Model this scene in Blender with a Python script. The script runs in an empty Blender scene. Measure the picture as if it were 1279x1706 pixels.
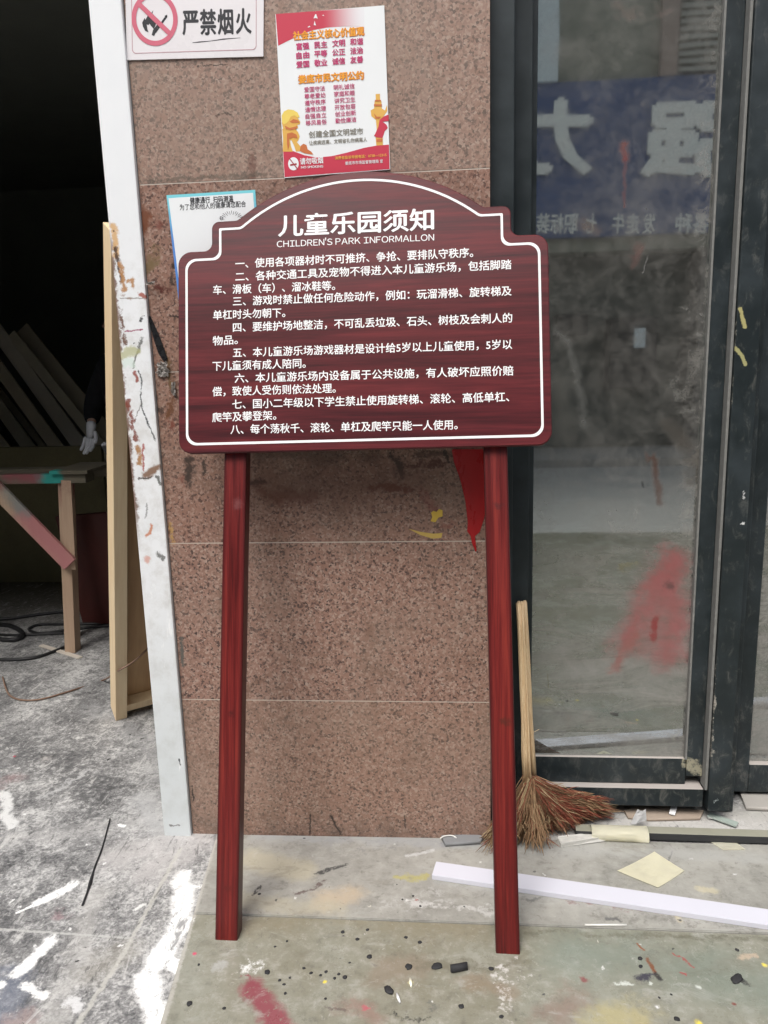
import bpy, bmesh, math, random
from mathutils import Vector, Matrix, noise
random.seed(7)
sc = bpy.context.scene
COL = sc.collection
V = Vector

# ------------------------------------------------------------------ camera
F, CX, CY = 1290.0, 639.5, 853.0
CAM = V((0.0, -2.0003, 1.35))
FWD = V((-0.0849, 0.9773, -0.1935)).normalized()
RGT = V((0.9963, 0.0806, -0.0271)); RGT = (RGT - FWD*RGT.dot(FWD)).normalized()
UP = RGT.cross(FWD).normalized()
cd = bpy.data.cameras.new('camera'); cam = bpy.data.objects.new('camera', cd); COL.objects.link(cam)
cam.matrix_world = Matrix(((RGT.x, UP.x, -FWD.x, CAM.x), (RGT.y, UP.y, -FWD.y, CAM.y), (RGT.z, UP.z, -FWD.z, CAM.z), (0, 0, 0, 1)))
cd.sensor_fit = 'VERTICAL'; cd.sensor_height = 36.0; cd.lens = F/1706*36
cd.clip_start = 0.05; cd.clip_end = 300
sc.camera = cam

# ------------------------------------------------------------------ sky, sun, exposure
SUN_EL, SUN_AZ = math.radians(58), math.radians(200)      # azimuth clockwise from +Y
w = bpy.data.worlds.new('World'); sc.world = w; w.use_nodes = True
nt = w.node_tree; bg = nt.nodes['Background']
sky = nt.nodes.new('ShaderNodeTexSky'); sky.sky_type = 'NISHITA'; sky.sun_disc = False
sky.sun_elevation = SUN_EL; sky.sun_rotation = SUN_AZ; sky.air_density = 1.0; sky.dust_density = 4.0
hs = nt.nodes.new('ShaderNodeHueSaturation'); hs.inputs['Saturation'].default_value = 0.35   # overcast
nt.links.new(sky.outputs[0], hs.inputs['Color']); nt.links.new(hs.outputs[0], bg.inputs['Color'])
bg.inputs['Strength'].default_value = 0.15
sl = bpy.data.lights.new('sun', 'SUN'); sun = bpy.data.objects.new('sun', sl); COL.objects.link(sun)
sl.energy = 1.2; sl.angle = math.radians(26); sl.color = (1, 0.96, 0.9)
sd = V((math.sin(SUN_AZ)*math.cos(SUN_EL), math.cos(SUN_AZ)*math.cos(SUN_EL), math.sin(SUN_EL)))
sun.rotation_euler = sd.to_track_quat('Z', 'Y').to_euler(); sun.location = (0, -4, 6)
sc.view_settings.view_transform = 'Standard'; sc.view_settings.look = 'None'
sc.view_settings.exposure = 0.68; sc.view_settings.gamma = 1
sc.cycles.max_bounces = 5; sc.cycles.diffuse_bounces = 3; sc.cycles.glossy_bounces = 3; sc.cycles.transparent_max_bounces = 6
sc.cycles.use_denoising = True; sc.cycles.use_adaptive_sampling = True; sc.cycles.adaptive_threshold = 0.02
sc.cycles.caustics_reflective = False; sc.cycles.caustics_refractive = False

# ------------------------------------------------------------------ measuring: a photo pixel on a real plane
def ray(u, v):
    return FWD + RGT*((u-CX)/F) + UP*(-(v-CY)/F)
def P(u, v, x=None, y=None, z=None):
    r = ray(u, v)
    t = (x-CAM.x)/r.x if x is not None else (y-CAM.y)/r.y if y is not None else (z-CAM.z)/r.z
    return CAM + r*t

# ------------------------------------------------------------------ mesh helpers
def box(bm, lo, hi, bev=0.0, M=None, mi=0):
    lo = V(lo); hi = V(hi); c = (lo+hi)/2; s = hi-lo
    b = bmesh.new()
    bmesh.ops.create_cube(b, size=1.0)
    bmesh.ops.scale(b, vec=s, verts=b.verts); bmesh.ops.translate(b, vec=c, verts=b.verts)
    if bev: bmesh.ops.bevel(b, geom=b.edges[:], offset=bev, segments=2, affect='EDGES', profile=0.6)
    if M is not None: bmesh.ops.transform(b, matrix=M, verts=b.verts)
    for f in b.faces: f.material_index = mi
    merge(bm, b)
def merge(bm, b):
    m = bpy.data.meshes.new('tmp'); b.to_mesh(m); b.free(); bm.from_mesh(m); bpy.data.meshes.remove(m)
def frame(a, b, side):
    """matrix with Z along a->b and X near 'side', origin a"""
    z = (b-a).normalized(); x = (side - z*side.dot(z)).normalized(); y = z.cross(x)
    return Matrix(((x.x, y.x, z.x, a.x), (x.y, y.y, z.y, a.y), (x.z, y.z, z.z, a.z), (0, 0, 0, 1)))
def beam(bm, a, b, wx, wy, side=V((1, 0, 0)), bev=0.002, mi=0, jag=0.0):
    a = V(a); b = V(b)
    box(bm, (-wx/2, -wy/2, 0), (wx/2, wy/2, (b-a).length), bev, frame(a, b, side), mi)
def tube(bm, pts, r, n=8, mi=0, cap=True):
    pts = [V(p) for p in pts]; rr = r if isinstance(r, (list, tuple)) else [r]*len(pts)
    rings = []
    up = V((0, 0, 1))
    for i, p in enumerate(pts):
        d = (pts[min(i+1, len(pts)-1)] - pts[max(i-1, 0)]).normalized()
        x = d.cross(up)
        if x.length < 1e-3: x = d.cross(V((1, 0, 0)))
        x.normalize(); y = d.cross(x)
        rings.append([bm.verts.new(p + (x*math.cos(2*math.pi*k/n) + y*math.sin(2*math.pi*k/n))*rr[i]) for k in range(n)])
    for a, b in zip(rings, rings[1:]):
        for k in range(n):
            f = bm.faces.new((a[k], a[(k+1) % n], b[(k+1) % n], b[k])); f.smooth = True; f.material_index = mi
    if cap:
        bm.faces.new(rings[0][::-1]).material_index = mi; bm.faces.new(rings[-1]).material_index = mi
def smooth_path(pts, n=8):
    pts = [V(p) for p in pts]; out = []
    for i in range(len(pts)-1):
        p0 = pts[max(i-1, 0)]; p1 = pts[i]; p2 = pts[i+1]; p3 = pts[min(i+2, len(pts)-1)]
        for k in range(n):
            t = k/n
            out.append(0.5*((2*p1) + (p2-p0)*t + (2*p0-5*p1+4*p2-p3)*t*t + (3*p1-p0-3*p2+p3)*t**3))
    return out + [pts[-1]]
def grid(bm, c, n=1):
    """bilinear sheet from four corners"""
    vs = [[bm.verts.new(c[0].lerp(c[1], i/n).lerp(c[3].lerp(c[2], i/n), j/n)) for i in range(n+1)] for j in range(n+1)]
    for j in range(n):
        for i in range(n): bm.faces.new((vs[j][i], vs[j][i+1], vs[j+1][i+1], vs[j+1][i]))
    return vs
def tag(o, label=None, cat=None, group=None, kind=None):
    if label: o['label'] = label
    if cat: o['category'] = cat
    if group: o['group'] = group
    if kind: o['kind'] = kind
    return o
BASE = {}
def thing(name, base, label, cat, group=None, kind=None):
    o = bpy.data.objects.new(name, None); COL.objects.link(o); o.empty_display_size = 0.05
    o.location = base; BASE[o.name] = V(base)
    return tag(o, label, cat, group, kind)
def obj(name, bm, mat, parent=None, base=None, label=None, cat=None, group=None, kind=None, recalc=True):
    if recalc: bmesh.ops.recalc_face_normals(bm, faces=bm.faces)
    if parent is not None: b = BASE[parent.name]
    else:
        if base is None:
            xs = [v.co for v in bm.verts]
            base = V((sum(p.x for p in xs)/len(xs), sum(p.y for p in xs)/len(xs), min(p.z for p in xs)))
        b = V(base)
    bmesh.ops.translate(bm, vec=-b, verts=bm.verts)
    me = bpy.data.meshes.new(name); bm.to_mesh(me); bm.free()
    for m in (mat if isinstance(mat, (list, tuple)) else [mat]): me.materials.append(m)
    o = bpy.data.objects.new(name, me); COL.objects.link(o)
    if parent is not None: o.parent = parent
    else: o.location = b
    BASE[o.name] = b
    return tag(o, label, cat, group, kind)

# planes with own 2-D coordinates: M maps (u, w, n) to the world
def plane(o, e1, e2):
    n = e1.cross(e2)
    return Matrix(((e1.x, e2.x, n.x, o.x), (e1.y, e2.y, n.y, o.y), (e1.z, e2.z, n.z, o.z), (0, 0, 0, 1)))
def loc(M, u, v):
    o = M.translation; n = V((M[0][2], M[1][2], M[2][2])); r = ray(u, v)
    p = CAM + r*((o-CAM).dot(n)/r.dot(n)); q = M.inverted() @ p
    return V((q.x, q.y))
def flat(bm, loops, M, n0, depth, mi=0):
    """filled outline(s) with holes, extruded from n0 to n0+depth on plane M"""
    cu = bpy.data.curves.new('c', 'CURVE'); cu.dimensions = '2D'; cu.fill_mode = 'BOTH'; cu.extrude = depth/2
    for lp in loops:
        s = cu.splines.new('POLY'); s.points.add(len(lp)-1); s.use_cyclic_u = True
        for p, q in zip(s.points, lp): p.co = (q[0], q[1], 0, 1)
    curve_in(bm, cu, M @ Matrix.Translation((0, 0, n0+depth/2)), mi)
def curve_in(bm, cu, M, mi=0, fit=None):
    o = bpy.data.objects.new('c', cu); m = o.to_mesh()
    b = bmesh.new(); b.from_mesh(m); o.to_mesh_clear(); bpy.data.objects.remove(o); bpy.data.curves.remove(cu)
    bmesh.ops.remove_doubles(b, verts=b.verts, dist=1e-6)
    if fit: fit(b)
    bmesh.ops.transform(b, matrix=M, verts=b.verts)
    for f in b.faces: f.material_index = mi
    merge(bm, b)
def text(bm, s, M, a, b, h, n0, depth=0.0004, bold=0.02, mi=0, latin=False):
    """string whose ink runs from a to b (baseline points on plane M), em height h; bold thickens the strokes"""
    d = b-a; L = d.length; e = d/L
    src = bmesh.new()
    if latin:                     # set letter by letter in the wide sans glyphs, closed up
        x = 0.0
        for ch in s:
            if ch == ' ': x += 0.24; continue
            g = bmesh.new(); glyphs(g, chr(ord(ch)+0xFEE0)); lo = min(v.co.x for v in g.verts); hi = max(v.co.x for v in g.verts)
            if ch == 'I': lo -= 0.03; hi += 0.03
            bmesh.ops.translate(g, vec=(x-lo, 0, 0), verts=g.verts); x += hi-lo+0.095; merge(src, g)
    else: glyphs(src, s)
    x0 = min(v.co.x for v in src.verts); x1 = max(v.co.x for v in src.verts); em = L/(x1-x0)
    offs = [(0, 0)] if bold <= 0 else [(0, 0), (bold*em, 0), (-bold*em, 0), (0, bold*h*0.8), (0, -bold*h*0.8)]
    for k, (ox, oy) in enumerate(offs):
        g = src.copy()
        for v in g.verts:
            x = (v.co.x-x0)*em+ox; y = v.co.y*h+oy
            v.co = V((a.x + e.x*x - e.y*y, a.y + e.y*x + e.x*y, n0 + k*0.00002 + (depth if v.co.z > 0 else 0)))
        bmesh.ops.transform(g, matrix=M, verts=g.verts)
        for f in g.faces: f.material_index = mi
        merge(bm, g)
    src.free()
def glyphs(bm, s):
    cu = bpy.data.curves.new('t', 'FONT'); cu.body = s; cu.extrude = 0.01; cu.resolution_u = 3
    o = bpy.data.objects.new('t', cu); m = o.to_mesh(); bm.from_mesh(m); o.to_mesh_clear()
    bpy.data.objects.remove(o); bpy.data.curves.remove(cu)
    bmesh.ops.remove_doubles(bm, verts=bm.verts, dist=1e-6)
def rounded(pts, seg=6):
    """polygon with a corner radius per point (x, y, r)"""
    out = []; n = len(pts)
    for i in range(n):
        p = V(pts[i][:2]); r = pts[i][2]
        if r <= 0: out.append(p); continue
        a = (V(pts[i-1][:2])-p); b = (V(pts[(i+1) % n][:2])-p)
        la, lb = a.length, b.length; a /= la; b /= lb
        ang = a.angle(b); t = min(r/math.tan(ang/2), la*0.49, lb*0.49); r2 = t*math.tan(ang/2)
        c = p + (a+b).normalized()*(r2/math.sin(ang/2))
        p1 = p+a*t; p2 = p+b*t; v1 = p1-c; v2 = p2-c
        an = v1.angle_signed(v2)
        for k in range(seg+1):
            t_ = -an*k/seg
            out.append(c + V((v1.x*math.cos(t_)-v1.y*math.sin(t_), v1.x*math.sin(t_)+v1.y*math.cos(t_))))
    return out
def circle(c, r, n=32, r2=None):
    return [V((c[0]+r*math.cos(2*math.pi*k/n), c[1]+(r2 or r)*math.sin(2*math.pi*k/n))) for k in range(n)]
def band(pts, hw):
    """open stroke outline of half width hw (number or list)"""
    L, R = [], []
    for i, p in enumerate(pts):
        d = (pts[min(i+1, len(pts)-1)]-pts[max(i-1, 0)]).normalized(); n = V((-d.y, d.x)); h = hw[i] if isinstance(hw, list) else hw
        L.append(p+n*h); R.append(p-n*h)
    return L + R[::-1]

# ------------------------------------------------------------------ materials
class NT:
    def __init__(s, name):
        s.m = bpy.data.materials.new(name); s.m.use_nodes = True; s.t = s.m.node_tree
        s.b = s.t.nodes['Principled BSDF']; s.out = s.t.nodes['Material Output']
        s._pos = None; s._dist = {}
    def n(s, ty, **k):
        x = s.t.nodes.new(ty)
        for a, b in k.items(): setattr(x, a, b)
        return x
    def l(s, a, b): s.t.links.new(a, b)
    def put(s, sock, v):
        if hasattr(v, 'is_output'): s.l(v, sock)
        else:
            if isinstance(v, (tuple, list, Vector)) and len(v) == 3 and sock.type == 'RGBA': v = (*v, 1)
            sock.default_value = v
    def pos(s):
        if not s._pos: s._pos = s.n('ShaderNodeNewGeometry').outputs['Position']
        return s._pos
    def math(s, op, a, b=None, c=None, clamp=False):
        x = s.n('ShaderNodeMath', operation=op, use_clamp=clamp)
        for i, v in enumerate((a, b, c)):
            if v is not None: s.put(x.inputs[i], v)
        return x.outputs[0]
    def vec(s, op, a, b=None, sc=None):
        x = s.n('ShaderNodeVectorMath', operation=op); s.put(x.inputs[0], a)
        if b is not None: s.put(x.inputs[1], b)
        if sc is not None: s.put(x.inputs['Scale'], sc)
        return x.outputs['Value'] if op in ('DOT_PRODUCT', 'LENGTH', 'DISTANCE') else x.outputs['Vector']
    def noise(s, scale, detail=4, rough=0.6, vec=None, dist=0.0, color=False, stretch=None):
        v = vec or s.pos()
        if stretch: v = s.vec('MULTIPLY', v, stretch)
        x = s.n('ShaderNodeTexNoise'); s.l(v, x.inputs['Vector'])
        x.inputs['Scale'].default_value = scale; x.inputs['Detail'].default_value = detail
        x.inputs['Roughness'].default_value = rough; x.inputs['Distortion'].default_value = dist
        return x.outputs['Color'] if color else x.outputs['Fac']
    def ramp(s, f, stops, mode='LINEAR'):
        x = s.n('ShaderNodeValToRGB'); s.l(f, x.inputs[0]); r = x.color_ramp; r.interpolation = mode
        while len(r.elements) < len(stops): r.elements.new(0.5)
        for e, (p, c) in zip(r.elements, stops):
            e.position = p; e.color = (c, c, c, 1) if not isinstance(c, (tuple, list)) else (*c, 1)
        return x.outputs[0]
    def mix(s, f, a, b, mode='MIX'):
        x = s.n('ShaderNodeMix', data_type='RGBA', blend_type=mode)
        s.put(x.inputs[0], f); s.put(x.inputs[6], a); s.put(x.inputs[7], b)
        return x.outputs[2]
    def range(s, v, a, b, c=0.0, d=1.0, smooth=True):
        x = s.n('ShaderNodeMapRange', interpolation_type='SMOOTHSTEP' if smooth else 'LINEAR')
        s.put(x.inputs[0], v)
        for i, q in enumerate((a, b, c, d)): s.put(x.inputs[i+1], q)
        return x.outputs[0]
    def distorted(s, amp):
        if amp not in s._dist:
            c = s.noise(0.35/max(amp, 0.004), 8, 0.74, color=True)
            c = s.vec('SUBTRACT', c, (0.5, 0.5, 0.5))
            s._dist[amp] = s.vec('ADD', s.pos(), s.vec('SCALE', c, sc=amp*4.5))
        return s._dist[amp]
    def seg(s, p, a, b):
        """distance from p to segment a-b"""
        a = V(a); b = V(b); ab = b-a
        pa = s.vec('SUBTRACT', p, a)
        if ab.length < 1e-5: return s.vec('LENGTH', pa)
        h = s.math('MULTIPLY', s.vec('DOT_PRODUCT', pa, ab), 1.0/ab.length_squared, clamp=True)
        return s.vec('LENGTH', s.vec('SUBTRACT', pa, s.vec('SCALE', ab, sc=h)))
    def stain(s, col, pts, r, color, soft=0.3, amp=0.01, k=1.0, holes=0.0):
        """spilled or smeared paint, also painted-in reflection or shade: a stroke through pts, radius r, ragged by amp"""
        p = s.distorted(amp) if amp else s.pos()
        d = None
        if len(pts) == 1: d = s.seg(p, pts[0], pts[0])
        for a, b in zip(pts, pts[1:]):
            e = s.seg(p, a, b); d = e if d is None else s.math('MINIMUM', d, e)
        m = s.range(d, r*(1+soft*0.5), r*(1-soft), 0.0, k)
        if holes:
            m = s.math('MULTIPLY', m, s.range(s.noise(45, 5, 0.75), 0.30+holes*0.2, 0.42+holes*0.2))
        return s.mix(m, col, color)
    def bump(s, h, strength=0.3, dist=0.003):
        x = s.n('ShaderNodeBump'); x.inputs['Strength'].default_value = strength; x.inputs['Distance'].default_value = dist
        s.l(h, x.inputs['Height']); s.l(x.outputs[0], s.b.inputs['Normal'])
    def fin(s, col, rough=0.6, spec=0.5, metal=0.0, coat=0.0, coat_rough=0.1):
        s.put(s.b.inputs['Base Color'], col); s.put(s.b.inputs['Roughness'], rough)
        s.b.inputs['Specular IOR Level'].default_value = spec; s.b.inputs['Metallic'].default_value = metal
        s.b.inputs['Coat Weight'].default_value = coat; s.b.inputs['Coat Roughness'].default_value = coat_rough
        return s.m
def simple(name, c, rough=0.6, var=0.25, scale=12, stretch=None, bump=0.15, spec=0.4, fine=90, **k):
    m = NT(name)
    f = m.noise(scale, 5, 0.65, stretch=stretch); g = m.noise(fine, 4, 0.6, stretch=stretch)
    a = tuple(x*(1-var) for x in c); b = tuple(min(1, x*(1+var)) for x in c)
    col = m.mix(m.math('ADD', m.math('MULTIPLY', f, 0.7), m.math('MULTIPLY', g, 0.3)), a, b)
    if bump: m.bump(g, bump, 0.002)
    rr = m.range(f, 0.3, 0.7, max(0, rough-0.08), min(1, rough+0.08))
    return m.fin(col, rr, spec, **k)
def wood(name, light, dark, axis, scale=1.0, rough=0.55, k=(3, 60), coat=0.0, bump=0.2, ring=0.5, spec=0.4):
    """grain running along a world axis vector"""
    m = NT(name)
    ax = V(axis).normalized(); p = m.pos()
    d = m.vec('DOT_PRODUCT', p, ax)
    along = m.vec('SCALE', tuple(ax), sc=d)
    across = m.vec('SUBTRACT', p, along)
    q = m.vec('ADD', m.vec('SCALE', along, sc=k[0]*scale), m.vec('SCALE', across, sc=k[1]*scale))
    f = m.noise(1.0, 5, 0.6, vec=q, dist=0.6); g = m.noise(3.5, 4, 0.6, vec=q)
    big = m.noise(2.2, 2, 0.5)
    v = m.math('ADD', m.math('MULTIPLY', f, ring), m.math('ADD', m.math('MULTIPLY', g, 0.3), m.math('MULTIPLY', big, 0.3)))
    col = m.ramp(v, [(0.32, dark), (0.75, light)])
    if bump: m.bump(g, bump, 0.001)
    return m, col

WALL = plane(V((0, 0, 0)), V((1, 0, 0)), V((0, 0, 1)))
def W(u, v, y=0.0): return P(u, v, y=y)
def G(u, v, z=0.0): return P(u, v, z=z)

# granite ------------------------------------------------------------
def granite():
    m = NT('granite')
    p = m.distorted(0.0035)
    vo = m.n('ShaderNodeTexVoronoi'); vo.inputs['Scale'].default_value = 185; m.l(p, vo.inputs['Vector'])
    sx = m.n('ShaderNodeSeparateColor'); m.l(vo.outputs['Color'], sx.inputs[0])
    c = m.ramp(sx.outputs[0], [(0.0, (0.06, 0.038, 0.035)), (0.10, (0.095, 0.058, 0.052)), (0.18, (0.27, 0.155, 0.125)), (0.6, (0.31, 0.185, 0.15)),
                               (0.8, (0.37, 0.245, 0.205)), (1.0, (0.43, 0.32, 0.28))])
    v2 = m.n('ShaderNodeTexVoronoi'); v2.inputs['Scale'].default_value = 260; m.l(p, v2.inputs['Vector'])
    s2 = m.n('ShaderNodeSeparateColor'); m.l(v2.outputs['Color'], s2.inputs[0])
    c = m.mix(m.range(s2.outputs[1], 0.87, 0.91, 0, 0.7), c, (0.075, 0.05, 0.046))
    c = m.mix(m.range(m.noise(60, 4, 0.7), 0.45, 0.7, 0, 0.35), c, (0.2, 0.11, 0.09))
    big = m.noise(3.5, 4, 0.6)
    c = m.mix(m.range(big, 0.4, 0.7, 0, 0.35), c, (0.26, 0.2, 0.17))
    sp = m.n('ShaderNodeSeparateXYZ'); m.l(m.pos(), sp.inputs[0]); z = sp.outputs[2]
    # courses differ: lower redder, upper greyed by lens haze put in the colour
    c = m.mix(m.range(z, 1.793, 1.795, 0, 0.28), c, (0.36, 0.29, 0.25))
    c = m.mix(m.math('MULTIPLY', m.range(z, 0.873, 0.875), m.range(z, 1.795, 1.793, 0, 0.16)), c, (0.2, 0.09, 0.06))
    c = m.mix(m.range(z, 0.419, 0.417, 0, 0.14), c, (0.34, 0.25, 0.19))
    c = m.mix(m.math('MULTIPLY', m.range(m.noise(7, 7, 0.72, dist=0.8), 0.52, 0.68, 0, 0.4), m.range(z, 1.85, 1.6)), c, (0.15, 0.085, 0.06))
    # dust line under the joints and grime by the ground
    c = m.mix(m.math('MULTIPLY', m.range(z, 0.10, 0.0), m.range(m.noise(14, 4), 0.35, 0.65, 0, 0.5)), c, (0.12, 0.085, 0.07))
    S = []
    def st(pts, rpx, col, **k): S.append(([W(*q) for q in pts], rpx*0.00155, col, dict(k, soft=max(0.6, k.get('soft', 0.6)), k=min(0.95, k.get('k', 0.9)*1.25))))
    blk, brn, red = (0.03, 0.022, 0.02), (0.10, 0.042, 0.026), (0.17, 0.045, 0.03)
    st([(240, 362), (232, 385)], 13, (0.17, 0.06, 0.03), amp=0.02, k=0.85)
    st([(262, 375)], 9, red, amp=0.02, k=0.6)
    st([(258, 425), (250, 450)], 11, (0.17, 0.12, 0.06), amp=0.03, k=0.7)
    st([(262, 476), (278, 486)], 8, (0.09, 0.025, 0.02), amp=0.02, k=0.9)
    st([(285, 440), (290, 470)], 6, blk, amp=0.02, k=0.7)
    st([(285, 528), (296, 530)], 3, blk, amp=0.01, k=0.8)
    st([(272, 590), (290, 640)], 9, (0.16, 0.10, 0.05), amp=0.03, k=0.7)
    st([(288, 655), (290, 690)], 8, (0.14, 0.06, 0.03), amp=0.03, k=0.8)
    st([(268, 680)], 8, blk, amp=0.025, k=0.6)
    st([(285, 705)], 8, red, amp=0.02, k=0.7)
    st([(318, 768), (313, 800)], 9, (0.05, 0.035, 0.03), amp=0.02, k=0.85)
    st([(342, 770), (340, 788)], 5, (0.05, 0.035, 0.03), amp=0.02, k=0.8)
    st([(300, 800)], 7, red, amp=0.02, k=0.5)
    st([(408, 805), (440, 804)], 7, (0.045, 0.028, 0.024), amp=0.012, k=0.9)
    st([(440, 820), (520, 832)], 14, (0.12, 0.045, 0.03), amp=0.03, k=0.6, soft=0.9)
    st([(622, 812), (680, 812)], 8, (0.13, 0.04, 0.025), amp=0.018, k=0.8)
    st([(652, 757), (662, 770), (668, 792)], 8, blk, amp=0.016, k=0.85)
    st([(680, 776), (735, 772)], 5, (0.08, 0.03, 0.025), amp=0.02, k=0.85)
    st([(690, 758), (740, 757)], 7, (0.06, 0.03, 0.025), amp=0.02, k=0.6)
    st([(430, 757), (620, 757)], 16, (0.09, 0.055, 0.045), amp=0.03, k=0.55, soft=0.9)
    st([(742, 750), (746, 770)], 4, blk, amp=0.01, k=0.8)
    st([(435, 810), (700, 800)], 40, (0.16, 0.075, 0.055), amp=0.05, k=0.4, soft=1.0)
    st([(420, 255), (418, 290)], 6, (0.13, 0.06, 0.05), amp=0.02, k=0.5)
    st([(330, 110), (378, 107)], 1.6, blk, amp=0.006, k=0.7)
    st([(360, 192), (385, 190)], 1.5, blk, amp=0.006, k=0.6)
    st([(240, 300), (440, 292)], 4, (0.10, 0.085, 0.07), amp=0.012, k=0.5)
    st([(517, 1358), (516, 1390)], 1.6, blk, amp=0.004, k=0.95)
    st([(552, 1360), (560, 1378), (568, 1390)], 2.6, blk, amp=0.006, k=0.95)
    st([(674, 1358), (675, 1380)], 1.4, blk, amp=0.004, k=0.6)
    st([(302, 1062), (304, 1110)], 3.2, (0.1, 0.1, 0.095), amp=0.006, k=0.9)
    st([(320, 1310), (322, 1335)], 2, blk, amp=0.006, k=0.8)
    st([(284, 870), (288, 905)], 3, (0.5, 0.3, 0.1), amp=0.01, k=0.6)
    st([(480, 860), (570, 870)], 3, (0.4, 0.3, 0.26), amp=0.02, k=0.35)
    st([(700, 820), (745, 870)], 10, (0.2, 0.05, 0.04), amp=0.04, k=0.35)
    for pts, r, col, k in S: c = m.stain(c, pts, r, col, **k)
    c = m.mix(1.0, c, (0.94, 0.93, 0.87), 'MULTIPLY')
    rough = m.range(m.noise(30, 4), 0.3, 0.7, 0.28, 0.5)
    m.bump(m.noise(220, 3), 0.08, 0.0006)
    return m.fin(c, rough, 0.45)
GRANITE = granite()
GROUT = simple('grout', (0.50, 0.44, 0.38), 0.9, 0.35, 14)

pil = thing('granite_pillar', (-0.33, 0.06, 0), 'brown speckled granite pillar of stacked slabs behind the red notice board', 'pillar')
bm = bmesh.new(); box(bm, (-0.764, 0.0006, -0.02), (0.104, 0.118, 3.1), mi=0)
obj('core', bm, GROUT, pil)
zs = [-0.008, 0.4175, 0.873, 1.3325, 1.7935, 2.251, 2.71, 3.1]
bm = bmesh.new()
for a, b in zip(zs, zs[1:]):
    box(bm, (-0.765, 0.0, a+0.0013), (0.105, 0.02, b-0.0013), 0.0005)
obj('slab_facing', bm, GRANITE, pil)
# glossy red paint run, thick enough to stand proud of the stone
RED = simple('red_gloss_paint', (0.36, 0.014, 0.016), 0.3, 0.4, 14, (1, 1, 0.4), spec=0.4, bump=0.4, fine=40)
bm = bmesh.new()
o = [(752, 748), (756, 770), (765, 795), (768, 805), (775, 835), (779, 870), (778, 885), (784, 893), (786, 905), (792, 920), (794, 917), (791, 893), (799, 886), (806, 865),
     (812, 830), (815, 800), (816, 748)]
flat(bm, [rounded([(*loc(WALL, *q), 0.004) for q in o], 3)], WALL, 0.0003, 0.0022)
bmesh.ops.bevel(bm, geom=[e for e in bm.edges if e.is_manifold and e.calc_face_angle(0) > 1], offset=0.0008, segments=2, affect='EDGES')
obj('paint_run', bm, RED, pil)

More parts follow.
